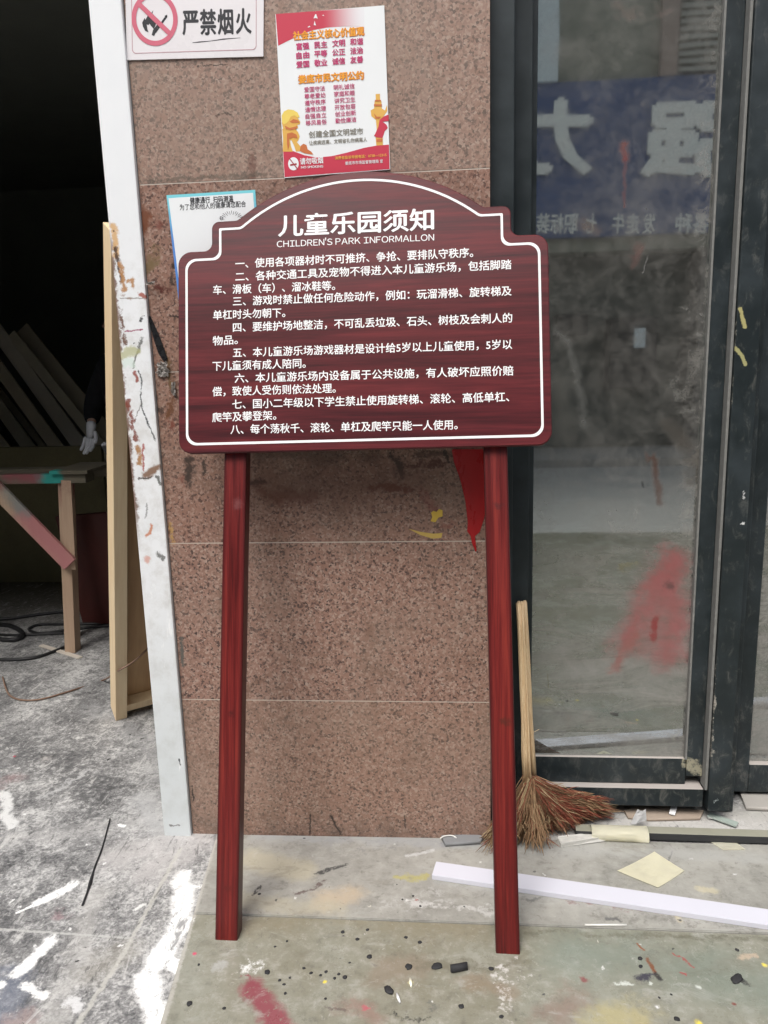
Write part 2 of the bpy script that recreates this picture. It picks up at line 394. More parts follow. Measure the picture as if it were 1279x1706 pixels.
# white door jamb ------------------------------------------------------
def jamb_mat():
    m = NT('jamb_white')
    c = m.mix(m.noise(9, 5, 0.6), (0.74, 0.76, 0.78), (0.82, 0.83, 0.84))
    S = []
    def st(pts, rpx, col, **k): S.append(([W(*q, -0.012) for q in pts], rpx*0.00152, col, dict(k, soft=max(0.55, k.get('soft', 0.55)), k=k.get('k', 0.92))))
    blk, org, brn, rd = (0.02, 0.02, 0.022), (0.42, 0.21, 0.08), (0.13, 0.055, 0.03), (0.35, 0.09, 0.06)
    sp = m.n('ShaderNodeSeparateXYZ'); m.l(m.pos(), sp.inputs[0]); z = sp.outputs[2]
    dirty = m.math('MULTIPLY', m.range(z, 1.75, 1.5), m.range(m.noise(20, 6, 0.7), 0.4, 0.75, 0, 0.5))
    c = m.mix(dirty, c, (0.48, 0.46, 0.42))
    c = m.mix(m.range(z, 0.9, 0.1, 0, 0.6), c, (0.50, 0.55, 0.555))
    c = m.mix(m.range(m.noise(22, 6, 0.75, stretch=(1, 1, 0.25)), 0.62, 0.70, 0, 0.7), c, (0.86, 0.87, 0.87))
    le = m.n('ShaderNodeSeparateXYZ'); m.l(m.distorted(0.012), le.inputs[0])
    c = m.mix(m.math('MULTIPLY', m.range(le.outputs[0], -0.838, -0.846), m.math('MULTIPLY', m.range(z, 1.75, 1.6), m.range(z, 0.85, 1.0, 0, 0.9))), c, (0.15, 0.07, 0.04))
    st([(187, 375), (193, 400), (191, 425)], 6.5, (0.62, 0.38, 0.17), amp=0.010)
    st([(189, 385)], 1.6, blk, amp=0.002)
    st([(193, 415), (198, 440), (202, 470)], 3.5, (0.06, 0.03, 0.02), amp=0.008)
    st([(199, 440), (205, 462), (206, 480)], 5, org, amp=0.012)
    st([(214, 468), (221, 466), (219, 478)], 4, org, amp=0.008)
    st([(236, 491), (242, 494)], 5, rd, amp=0.008)
    st([(200, 497), (246, 497)], 1.1, (0.3, 0.28, 0.26), amp=0.002)
    st([(205, 490), (222, 497)], 3, (0.3, 0.2, 0.14), amp=0.012, k=0.6)
    st([(200, 520), (205, 545), (208, 575)], 3.5, brn, amp=0.012)
    st([(208, 552), (238, 549)], 1.3, (0.3, 0.06, 0.12), amp=0.003)
    st([(232, 536), (237, 528)], 3.2, blk, amp=0.01)
    st([(223, 572)], 1.8, blk, amp=0.003)
    st([(236, 562), (228, 590), (221, 612)], 2.4, (0.10, 0.10, 0.09), amp=0.006, k=0.85)
    st([(206, 590), (226, 587)], 9, (0.42, 0.42, 0.2), amp=0.012, k=0.75)
    st([(212, 605), (220, 606)], 9, (0.6, 0.72, 0.64), amp=0.012, k=0.6)
    st([(224, 620), (228, 634)], 3.2, (0.28, 0.07, 0.05), amp=0.005)
    st([(230, 618), (236, 632), (234, 662), (237, 682), (248, 710), (259, 734)], 1.6, (0.04, 0.045, 0.05), amp=0.004)
    st([(236, 672), (228, 690), (224, 704)], 1.2, (0.15, 0.13, 0.12), amp=0.003, k=0.7)
    st([(215, 668), (219, 690), (222, 720), (230, 735)], 4.5, (0.2, 0.05, 0.03), amp=0.014)
    st([(228, 748), (234, 760), (232, 775)], 6, (0.36, 0.17, 0.05), amp=0.012)
    st([(238, 740), (239, 785)], 2.2, (0.36, 0.09, 0.08), amp=0.006)
    st([(243, 792), (262, 778)], 7, (0.2, 0.10, 0.05), amp=0.008)
    st([(230, 798), (252, 795)], 2, (0.05, 0.04, 0.03), amp=0.006)
    st([(262, 795), (268, 808)], 3.5, (0.12, 0.12, 0.11), amp=0.006)
    st([(244, 838), (245, 850), (242, 864)], 1.8, (0.25, 0.25, 0.25), amp=0.004, k=0.8)
    st([(252, 875), (250, 888), (243, 892)], 3, (0.55, 0.22, 0.12), amp=0.005)
    st([(247, 932)], 7, (0.62, 0.32, 0.26), amp=0.012, k=0.8)
    st([(262, 921), (272, 930)], 4.5, (0.14, 0.14, 0.13), amp=0.008, k=0.9)
    st([(298, 1265), (300, 1275)], 1.4, blk, amp=0.003)
    st([(282, 1375), (300, 1376)], 2, (0.1, 0.09, 0.08), amp=0.006, k=0.8)
    for pts, r, col, k in S: c = m.stain(c, pts, r, col, **k)
    m.bump(m.noise(60, 4), 0.12, 0.001)
    return m.fin(c, 0.42, 0.4)
JAMB = jamb_mat()
bm = bmesh.new(); box(bm, (-0.8475, -0.012, -0.01), (-0.767, 0.118, 2.55), 0.003)
obj('door_jamb', bm, JAMB, label='white painted upright at the dark doorway, with chipped and stained edge', cat='door jamb')

# concrete ground ------------------------------------------------------
def ground_mat():
    m = NT('stained_concrete')
    wv = m.distorted(0.05)
    a = m.noise(5, 8, 0.7, vec=wv); b = m.noise(38, 8, 0.75, dist=0.8); d = m.noise(130, 4, 0.7)
    v = m.math('ADD', m.math('MULTIPLY', a, 0.42), m.math('ADD', m.math('MULTIPLY', b, 0.40), m.math('MULTIPLY', d, 0.26)))
    c = m.ramp(v, [(0.40, (0.035, 0.035, 0.037)), (0.47, (0.12, 0.12, 0.122)), (0.54, (0.27, 0.268, 0.265)), (0.59, (0.47, 0.465, 0.455)), (0.70, (0.72, 0.715, 0.70))])
    S = []
    def st(pts, r, col, **k): S.append(([G(*q, -0.006) for q in pts], r, col, dict(k, soft=max(0.45, k.get('soft', 0.45)))))
    dk, lt = (0.07, 0.07, 0.072), (0.5, 0.495, 0.48)
    st([(20, 1240), (120, 1290), (160, 1330)], 0.13, (0.09, 0.09, 0.092), amp=0.06, k=0.75, soft=0.9, holes=0.6)
    st([(190, 1300), (150, 1360)], 0.06, dk, amp=0.05, k=0.6, soft=0.9, holes=0.8)
    st([(-20, 1150), (160, 1180)], 0.12, (0.10, 0.10, 0.10), amp=0.05, k=0.5, soft=0.9, holes=0.6)
    st([(40, 1480), (20, 1560)], 0.07, dk, amp=0.05, k=0.6, soft=0.9, holes=0.8)
    st([(200, 1420), (330, 1390), (250, 1450)], 0.07, (0.5, 0.48, 0.47), amp=0.05, k=0.75, soft=0.9)
    st([(30, 1400), (240, 1370)], 0.05, (0.46, 0.45, 0.44), amp=0.05, k=0.6, soft=0.9, holes=0.4)
    st([(240, 1330), (270, 1380)], 0.05, (0.44, 0.44, 0.44), amp=0.03, k=0.8, soft=0.9)
    st([(170, 1480), (120, 1600), (90, 1706)], 0.04, (0.42, 0.41, 0.39), amp=0.05, k=0.6, soft=0.9)
    st([(160, 1620), (200, 1590)], 0.05, (0.25, 0.235, 0.2), amp=0.04, k=0.6, soft=0.9)
    st([(10, 1640), (20, 1700)], 0.05, (0.15, 0.17, 0.22), amp=0.05, k=0.7, soft=0.8)
    st([(40, 1700)], 0.04, (0.4, 0.3, 0.27), amp=0.05, k=0.6, soft=0.8)
    st([(20, 1300)], 0.04, (0.32, 0.2, 0.2), amp=0.05, k=0.5, soft=0.9)
    st([(24, 1260)], 0.006, (0.5, 0.06, 0.1), amp=0.004)
    st([(100, 1520)], 0.02, (0.35, 0.2, 0.22), amp=0.03, k=0.5, soft=0.9)
    st([(150, 1180), (250, 1230), (262, 1300)], 0.05, (0.33, 0.33, 0.33), amp=0.05, k=0.5, soft=0.9)
    st([(60, 1330), (150, 1285)], 0.01, (0.5, 0.5, 0.5), amp=0.03, k=0.7)
    # joints between the old floor tiles
    st([(300, 1415), (205, 1590), (125, 1712)], 0.0065, (0.5, 0.49, 0.45), amp=0.006, k=0.75)
    st([(-10, 1547), (215, 1563)], 0.004, (0.5, 0.5, 0.48), amp=0.004, k=0.75)
    st([(216, 1563), (330, 1590)], 0.003, (0.4, 0.4, 0.38), amp=0.004, k=0.4)
    wh = (0.86, 0.86, 0.85)
    st([(304, 1462), (308, 1500), (296, 1545), (280, 1575), (262, 1600)], 0.031, wh, amp=0.016)
    st([(265, 1590), (300, 1612)], 0.018, wh, amp=0.016)
    st([(245, 1625), (255, 1680), (262, 1720)], 0.030, wh, amp=0.018)
    st([(320, 1478), (335, 1476)], 0.008, wh, amp=0.014, k=0.9)
    st([(345, 1460), (350, 1540)], 0.02, wh, amp=0.04, k=0.6, holes=0.9)
    st([(122, 1473), (92, 1490), (66, 1503)], 0.016, wh, amp=0.010)
    st([(66, 1503), (30, 1520)], 0.006, wh, amp=0.008)
    st([(85, 1566), (60, 1592), (28, 1622)], 0.018, wh, amp=0.012)
    st([(40, 1640), (75, 1660)], 0.012, (0.75, 0.75, 0.74), amp=0.02)
    st([(115, 1670), (135, 1675)], 0.012, (0.7, 0.7, 0.7), amp=0.02, k=0.8)
    st([(2, 1322), (14, 1335), (8, 1362), (22, 1376)], 0.02, (0.66, 0.66, 0.65), amp=0.015)
    st([(2, 1640)], 0.012, wh, amp=0.012)
    st([(198, 1374), (206, 1377)], 0.007, wh, amp=0.006)
    st([(225, 1515), (237, 1508)], 0.007, (0.7, 0.7, 0.68), amp=0.008)
    st([(132, 1229)], 0.01, (0.7, 0.7, 0.68), amp=0.02, k=0.8)
    st([(78, 1262)], 0.02, (0.45, 0.43, 0.41), amp=0.03, k=0.8)
    # broken concrete strip under the glass door
    st([(1040, 1345), (1130, 1352)], 0.035, (0.36, 0.27, 0.21), amp=0.03, k=0.7)
    st([(900, 1375), (1279, 1375)], 0.10, (0.52, 0.505, 0.48), amp=0.03, k=0.85, soft=0.8)
    st([(960, 1400), (1279, 1408)], 0.02, (0.6, 0.59, 0.58), amp=0.03, k=0.8, holes=0.5)
    st([(1010, 1406), (1190, 1400)], 0.010, (0.55, 0.54, 0.53), amp=0.03, k=0.8, holes=0.9)
    st([(960, 1330), (975, 1362)], 0.003, (0.05, 0.05, 0.05), amp=0.004, k=0.8)
    st([(1130, 1340), (1279, 1360)], 0.05, (0.4, 0.39, 0.36), amp=0.04, k=0.6, soft=0.8)
    # worn, paint-fouled workshop floor, with indoor shade also put into its colour
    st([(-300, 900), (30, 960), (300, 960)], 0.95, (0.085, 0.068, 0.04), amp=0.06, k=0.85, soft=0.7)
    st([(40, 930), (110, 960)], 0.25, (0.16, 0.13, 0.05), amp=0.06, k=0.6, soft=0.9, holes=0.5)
    for pts, r, col, k in S: c = m.stain(c, pts, r, col, **k)
    fl = m.n('ShaderNodeTexVoronoi'); fl.inputs['Scale'].default_value = 34; m.l(m.distorted(0.01), fl.inputs['Vector'])
    fc = m.n('ShaderNodeSeparateColor'); m.l(fl.outputs['Color'], fc.inputs[0])
    dot = m.math('MULTIPLY', m.range(fl.outputs['Distance'], 0.22, 0.16), m.math('GREATER_THAN', fc.outputs[0], 0.93))
    c = m.mix(dot, c, m.mix(m.math('GREATER_THAN', fc.outputs[1], 0.45), (0.05, 0.05, 0.05), (0.7, 0.7, 0.69)))
    # grit, scuffs and small splashes trodden into everything, the white spills too
    gr = m.noise(48, 9, 0.82, dist=0.6)
    c = m.mix(m.range(gr, 0.56, 0.66, 0, 0.85), c, (0.10, 0.10, 0.10))
    c = m.mix(m.range(gr, 0.43, 0.34, 0, 0.75), c, (0.66, 0.66, 0.64))
    sc_ = m.noise(30, 7, 0.75, stretch=(1.0, 0.28, 1), dist=0.5)
    c = m.mix(m.range(sc_, 0.57, 0.66, 0, 0.6), c, (0.62, 0.61, 0.59))
    c = m.mix(m.range(sc_, 0.43, 0.34, 0, 0.65), c, (0.06, 0.06, 0.06))
    m.bump(m.math('ADD', b, d), 0.45, 0.003)
    return m.fin(c, m.range(a, 0.3, 0.7, 0.55, 0.8), 0.35)
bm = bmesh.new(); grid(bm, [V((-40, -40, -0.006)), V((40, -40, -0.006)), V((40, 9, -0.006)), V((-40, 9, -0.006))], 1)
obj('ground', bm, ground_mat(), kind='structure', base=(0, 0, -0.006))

# stone slabs in front of the pillar -------------------------------------
def slab_mat(name, base, base2, front):
    m = NT(name)
    a = m.noise(4.5, 6, 0.65, vec=m.distorted(0.04)); b = m.noise(26, 6, 0.7); d = m.noise(110, 4, 0.7)
    c = m.mix(m.range(a, 0.3, 0.7), base, base2)
    c = m.mix(m.range(b, 0.48, 0.72, 0, 0.45), c, (0.47, 0.46, 0.42))
    c = m.mix(m.range(b, 0.48, 0.3, 0, 0.5), c, (0.13, 0.125, 0.105))
    c = m.mix(m.range(d, 0.6, 0.75, 0, 0.25), c, (0.12, 0.12, 0.11))
    S = []
    def st(pts, r, col, **k): S.append(([G(*q) for q in pts], r, col, dict(k, soft=max(0.6, k.get('soft', 0.6)), k=k.get('k', 0.93))))
    blk, wh = (0.025, 0.025, 0.028), (0.78, 0.78, 0.76)
    st([(358, 1400), (268, 1715)], 0.007, (0.5, 0.48, 0.44), amp=0.004, k=0.7)
    if front:
        st([(410, 1540), (560, 1530), (800, 1545)], 0.05, (0.24, 0.21, 0.14), amp=0.05, k=0.6, soft=1.0)
        st([(960, 1590), (1150, 1610), (1290, 1650)], 0.09, (0.20, 0.235, 0.195), amp=0.05, k=0.7, soft=1.0)
        st([(640, 1620), (700, 1610)], 0.04, (0.25, 0.2, 0.15), amp=0.03, k=0.6, soft=0.7)
        st([(780, 1640), (840, 1650)], 0.03, (0.25, 0.19, 0.13), amp=0.03, k=0.6, soft=0.8)
        st([(700, 1610), (760, 1605), (870, 1600)], 0.018, (0.15, 0.14, 0.10), amp=0.04, k=0.6, soft=0.8)
        st([(420, 1645), (440, 1672), (470, 1715)], 0.030, (0.25, 0.055, 0.075), amp=0.012, k=0.92, holes=0.1)
        st([(425, 1635), (418, 1625)], 0.008, (0.25, 0.06, 0.08), amp=0.03, k=0.8)
        st([(390, 1628), (412, 1612), (432, 1600)], 0.016, wh, amp=0.035, k=0.95, holes=0.6)
        st([(405, 1560), (430, 1570), (440, 1610)], 0.03, wh, amp=0.05, k=0.9, holes=1.5)
        st([(360, 1610)], 0.02, (0.42, 0.42, 0.4), amp=0.03, k=0.7)
        st([(324, 1588)], 0.0055, (0.6, 0.04, 0.12), amp=0.002)
        st([(608, 1678)], 0.007, (0.6, 0.08, 0.14), amp=0.008)
        st([(541, 1635)], 0.0052, (0.85, 0.68, 0.05), amp=0.002)
        st([(684, 1638)], 0.006, (0.6, 0.55, 0.3), amp=0.006)
        st([(1273, 1607)], 0.006, (0.85, 0.7, 0.1), amp=0.004)
        st([(1163, 1703)], 0.008, (0.85, 0.7, 0.1), amp=0.004)
        st([(840, 1600), (843, 1640), (840, 1700)], 0.02, (0.62, 0.6, 0.57), amp=0.04, k=0.85, holes=0.9)
        st([(862, 1610), (858, 1690)], 0.02, (0.6, 0.58, 0.55), amp=0.05, k=0.8, holes=1.3)
        st([(660, 1695), (720, 1700)], 0.012, (0.07, 0.07, 0.06), amp=0.04, k=0.9, holes=0.6)
        st([(720, 1680), (725, 1672)], 0.012, (0.15, 0.15, 0.13), amp=0.03, k=0.8)
        st([(545, 1680), (575, 1682)], 0.006, (0.13, 0.11, 0.10), amp=0.012, k=0.9)
        st([(855, 1695), (870, 1690)], 0.016, (0.06, 0.06, 0.05), amp=0.04, k=0.9, holes=0.8)
        st([(930, 1690), (950, 1670)], 0.05, (0.22, 0.13, 0.10), amp=0.05, k=0.6, soft=0.9)
        st([(1010, 1700), (1060, 1690)], 0.045, (0.42, 0.37, 0.19), amp=0.04, k=0.75, soft=0.8)
        st([(972, 1630)], 0.010, (0.22, 0.06, 0.06), amp=0.012, k=0.9)
        st([(1025, 1637), (1052, 1637)], 0.005, (0.6, 0.63, 0.58), amp=0.008)
        st([(1085, 1638)], 0.005, (0.6, 0.63, 0.58), amp=0.008)
        st([(1163, 1644)], 0.006, (0.62, 0.65, 0.6), amp=0.003)
        st([(1095, 1677)], 0.006, (0.8, 0.8, 0.8), amp=0.006)
        st([(1062, 1572), (1072, 1582)], 0.0035, (0.25, 0.08, 0.03), amp=0.004, k=0.9)
        st([(1078, 1596), (1090, 1618)], 0.005, (0.2, 0.06, 0.02), amp=0.004)
        st([(1092, 1622), (1099, 1630)], 0.007, blk, amp=0.004)
        st([(1120, 1588), (1140, 1598), (1155, 1610)], 0.003, (0.35, 0.1, 0.09), amp=0.006)
        st([(1235, 1597), (1258, 1590)], 0.009, (0.5, 0.4, 0.3), amp=0.012, k=0.85)
        st([(1225, 1635), (1240, 1638)], 0.013, blk, amp=0.022, k=0.95, holes=0.5)
        st([(1063, 1630), (1085, 1628)], 0.010, (0.04, 0.04, 0.06), amp=0.016, k=0.95)
        st([(880, 1552), (1279, 1566)], 0.008, (0.13, 0.125, 0.09), amp=0.02, k=0.6, soft=0.9)
        st([(400, 1524), (860, 1538)], 0.004, (0.12, 0.115, 0.09), amp=0.01, k=0.6, soft=0.9)
        st([(580, 1680), (620, 1700)], 0.03, (0.3, 0.17, 0.15), amp=0.04, k=0.5, soft=0.9)
        st([(1223, 1672)], 0.005, (0.2, 0.05, 0.04), amp=0.003)
        st([(1135, 1620), (1142, 1622)], 0.004, (0.4, 0.05, 0.06), amp=0.006)
    else:
        st([(420, 1430), (500, 1450)], 0.05, (0.46, 0.42, 0.31), amp=0.02, k=0.7, soft=0.3)
        st([(540, 1500), (590, 1490)], 0.04, (0.5, 0.4, 0.28), amp=0.03, k=0.7, soft=0.9)
        st([(400, 1500), (560, 1515)], 0.03, (0.45, 0.41, 0.3), amp=0.03, k=0.5, soft=0.9)
        st([(665, 1462), (710, 1462)], 0.012, (0.42, 0.38, 0.12), amp=0.02, k=0.7)
        st([(418, 1490), (432, 1478)], 0.006, blk, amp=0.016, k=0.95)
        st([(530, 1455), (555, 1448), (575, 1440)], 0.007, (0.05, 0.05, 0.05), amp=0.018, k=0.95)
        st([(490, 1488), (530, 1478), (540, 1466)], 0.006, (0.11, 0.075, 0.07), amp=0.012, k=0.9)
        st([(430, 1390), (540, 1395), (800, 1405)], 0.03, (0.34, 0.35, 0.36), amp=0.03, k=0.6, soft=0.9)
        st([(590, 1420), (640, 1415)], 0.02, (0.2, 0.2, 0.2), amp=0.04, k=0.6, holes=0.8)
        st([(680, 1425), (720, 1418)], 0.008, (0.55, 0.55, 0.54), amp=0.012, k=0.8)
        st([(690, 1505), (830, 1520), (860, 1522)], 0.012, (0.55, 0.54, 0.52), amp=0.03, k=0.8, holes=0.4)
        st([(650, 1510), (700, 1490), (760, 1500)], 0.03, (0.52, 0.51, 0.49), amp=0.05, k=0.6, holes=0.8)
        st([(950, 1497), (1060, 1510), (1140, 1520)], 0.012, (0.22, 0.13, 0.13), amp=0.04, k=0.7, holes=0.6)
        st([(1000, 1525), (1260, 1545)], 0.014, (0.16, 0.15, 0.13), amp=0.03, k=0.6, holes=0.8)
        st([(1010, 1530), (1030, 1532)], 0.008, (0.1, 0.1, 0.1), amp=0.01, k=0.8)
        st([(1130, 1530)], 0.012, (0.5, 0.44, 0.3), amp=0.02, k=0.7)
        st([(1165, 1480), (1190, 1485)], 0.014, (0.55, 0.5, 0.35), amp=0.012, k=0.7)
        st([(880, 1500), (900, 1497)], 0.006, (0.15, 0.15, 0.14), amp=0.016, k=0.8)
        st([(1225, 1456)], 0.006, (0.7, 0.7, 0.7), amp=0.01)
        st([(1152, 1432)], 0.005, (0.7, 0.7, 0.7), amp=0.01)
        st([(1120, 1418), (1112, 1436)], 0.0025, (0.12, 0.12, 0.12), amp=0.004, k=0.8)
        st([(880, 1415), (1000, 1418), (1279, 1430)], 0.03, (0.42, 0.42, 0.4), amp=0.03, k=0.6, soft=0.9)
        st([(740, 1405), (800, 1402)], 0.016, (0.25, 0.25, 0.26), amp=0.015, k=0.8)
    for pts, r, col, k in S: c = m.stain(c, pts, r, col, **k)
    gr = m.noise(36, 9, 0.82, dist=0.7)
    c = m.mix(m.range(gr, 0.56, 0.67, 0, 0.6), c, (0.13, 0.125, 0.11))
    c = m.mix(m.range(gr, 0.43, 0.33, 0, 0.55), c, (0.50, 0.49, 0.45))
    sw = m.noise(14, 7, 0.75, stretch=(0.4, 1, 1), dist=0.6)
    c = m.mix(m.range(sw, 0.56, 0.66, 0, 0.35), c, (0.17, 0.155, 0.12))
    c = m.mix(m.range(sw, 0.43, 0.34, 0, 0.35), c, (0.44, 0.44, 0.41))
    fl = m.n('ShaderNodeTexVoronoi'); fl.inputs['Scale'].default_value = 42; m.l(m.distorted(0.008), fl.inputs['Vector'])
    fc = m.n('ShaderNodeSeparateColor'); m.l(fl.outputs['Color'], fc.inputs[0])
    dot = m.math('MULTIPLY', m.range(fl.outputs['Distance'], 0.20, 0.12, 0, 0.9), m.math('GREATER_THAN', fc.outputs[0], 0.93))
    c = m.mix(dot, c, m.ramp(fc.outputs[1], [(0.0, (0.04, 0.04, 0.045)), (0.45, (0.05, 0.05, 0.05)), (0.5, (0.65, 0.65, 0.62)), (0.9, (0.6, 0.58, 0.5)), (0.95, (0.3, 0.06, 0.06))], 'CONSTANT'))
    m.bump(m.math('ADD', b, d), 0.2, 0.0018)
    return m.fin(c, m.range(a, 0.3, 0.7, 0.13 if front else 0.35, 0.34 if front else 0.55), 0.5, coat=0.5 if front else 0.1, coat_rough=0.12)
def slab(name, c, z0, z1, mat):
    bm = bmesh.new(); vs = [bm.verts.new((p[0], p[1], z0)) for p in c]; f = bm.faces.new(vs)
    r = bmesh.ops.extrude_face_region(bm, geom=[f]); up = [v for v in r['geom'] if isinstance(v, bmesh.types.BMVert)]
    bmesh.ops.translate(bm, vec=(0, 0, z1-z0), verts=up)
    bmesh.ops.recalc_face_normals(bm, faces=bm.faces)
    bmesh.ops.bevel(bm, geom=[e for e in bm.edges if all(v.co.z > z1-1e-4 for v in e.verts)], offset=0.002, segments=2, affect='EDGES')
    return obj(name, bm, mat, kind='structure')
slab('back_paving_slab', [(-0.690, -0.008), (-0.652, -0.3345), (3.2, -0.3445), (3.2, 0.012), (0.30, 0.006)], -0.02, 0.0, slab_mat('slab_grey', (0.27, 0.265, 0.24), (0.38, 0.37, 0.335), False))
slab('front_paving_slab', [(-0.652, -0.3375), (-0.29, -3.595), (3.2, -3.595), (3.2, -0.3475)], -0.02, -0.001, slab_mat('slab_olive', (0.22, 0.21, 0.155), (0.285, 0.285, 0.235), True))

# ------------------------------------------------------------------ the building round the doorway and the street opposite
PLASTER = simple('dark_plaster', (0.30, 0.31, 0.27), 0.9, 0.3, 3)
UNSEEN_WALL_RENDER = simple('unseen_wall_render', (0.34, 0.31, 0.29), 0.85, 0.2, 2)
shop = thing('workshop_building', (0, 3, 0), 'dark workshop building whose unlit room opens behind the white doorway upright', 'building')
def part(name, mat, *boxes, parent=None, bev=0.0):
    for lo, hi in boxes:
        bm = bmesh.new(); box(bm, lo, hi, bev); o = obj(name, bm, mat, parent)
    return o
part('back_wall', PLASTER, ((-5.2, 6.8, -0.02), (4.2, 7.0, 3.3)), parent=shop)
part('side_wall', PLASTER, ((-5.4, 0.12, -0.02), (-5.2, 7.0, 3.3)), parent=shop)
part('side_wall', PLASTER, ((4.2, 0.12, -0.02), (4.4, 7.0, 3.3)), parent=shop)
part('ceiling', PLASTER, ((-5.4, 0.12, 3.3), (4.4, 7.0, 3.42)), parent=shop)
part('unseen_front_wall', UNSEEN_WALL_RENDER, ((-5.4, 0.0, -0.02), (-2.8, 0.117, 3.1)), ((2.45, 0.0, -0.02), (5.4, 0.117, 3.1)), ((-2.8, 0.0, 2.552), (-0.766, 0.117, 3.1)),  # unseen left wall and lintel, shaped to narrow the doorway and limit light indoors
     ((-5.4, 0.0, 3.102), (5.4, 0.117, 6.5)), parent=shop)
part('partition', PLASTER, ((0.02, 0.34, -0.02), (0.1, 6.8, 3.3)), parent=shop)

# ------------------------------------------------------------------ glass doors
def frame_mat():
    m = NT('dark_green_aluminium')
    a = m.noise(7, 5, 0.65); b = m.noise(34, 7, 0.75, stretch=(1, 1, 0.55), dist=0.6)
    c = m.mix(m.range(a, 0.35, 0.7), (0.014, 0.020, 0.022), (0.026, 0.035, 0.04))
    sp = m.n('ShaderNodeSeparateXYZ'); m.l(m.pos(), sp.inputs[0]); z = sp.outputs[2]
    c = m.mix(m.math('MULTIPLY', m.range(b, 0.52, 0.78), m.range(sp.outputs[0], 0.55, 0.7, 0, 0.42)), c, (0.2, 0.195, 0.175))
    c = m.mix(m.math('MULTIPLY', m.range(b, 0.46, 0.74, 0, 0.3), m.range(z, 0.5, 0.05)), c, (0.25, 0.24, 0.21))
    S = [([W(1190, 1335, 0.11), W(1196, 1332, 0.11)], 0.006, (0.3, 0.33, 0.33), {}), ([W(1219, 1037, 0.2), W(1229, 1030, 0.2)], 0.002, (0.5, 0.5, 0.45), {}),
         ([W(1150, 1268, 0.15), W(1170, 1290, 0.15)], 0.02, (0.32, 0.3, 0.22), dict(holes=0.5, amp=0.02)), ([W(1225, 300, 0.11), W(1222, 330, 0.11)], 0.006, (0.4, 0.35, 0.2), {}),
         ([W(1222, 420, 0.11), W(1215, 680, 0.11)], 0.007, (0.25, 0.24, 0.2), dict(holes=0.7, amp=0.014)), ([W(1205, 650, 0.11)], 0.006, (0.45, 0.33, 0.1), {}),
         ([W(1192, 900, 0.11), W(1184, 1260, 0.11)], 0.007, (0.32, 0.3, 0.26), dict(holes=0.8, amp=0.014)),
         ([W(1233, 515, 0.11), W(1236, 530, 0.11), W(1241, 545, 0.11)], 0.0055, (0.4, 0.36, 0.16), dict(amp=0.003)), ([W(1225, 580, 0.11), W(1235, 592, 0.11), W(1241, 607, 0.11)], 0.0055, (0.36, 0.34, 0.16), dict(amp=0.003)),
         ([W(1240, 870, 0.11)], 0.005, (0.6, 0.6, 0.6), {}), ([W(1240, 820, 0.11), W(1238, 830, 0.11)], 0.003, (0.5, 0.5, 0.5), {})]
    for pts, r, col, k in S: c = m.stain(c, pts, r, col, **k)
    # settled dust on whatever faces up
    nn = m.n('ShaderNodeNewGeometry'); s2 = m.n('ShaderNodeSeparateXYZ'); m.l(nn.outputs['Normal'], s2.inputs[0])
    c = m.mix(m.range(s2.outputs[2], 0.5, 0.9, 0, 0.92), c, (0.5, 0.46, 0.43))
    m.bump(b, 0.1, 0.001)
    return m.fin(c, m.range(a, 0.3, 0.7, 0.38, 0.55), 0.4)
FRAME = frame_mat()
GASKET = simple('dusty_gasket', (0.2, 0.2, 0.19), 0.8, 0.5, 60)
YG = 0.165; GLOSS = 0.5
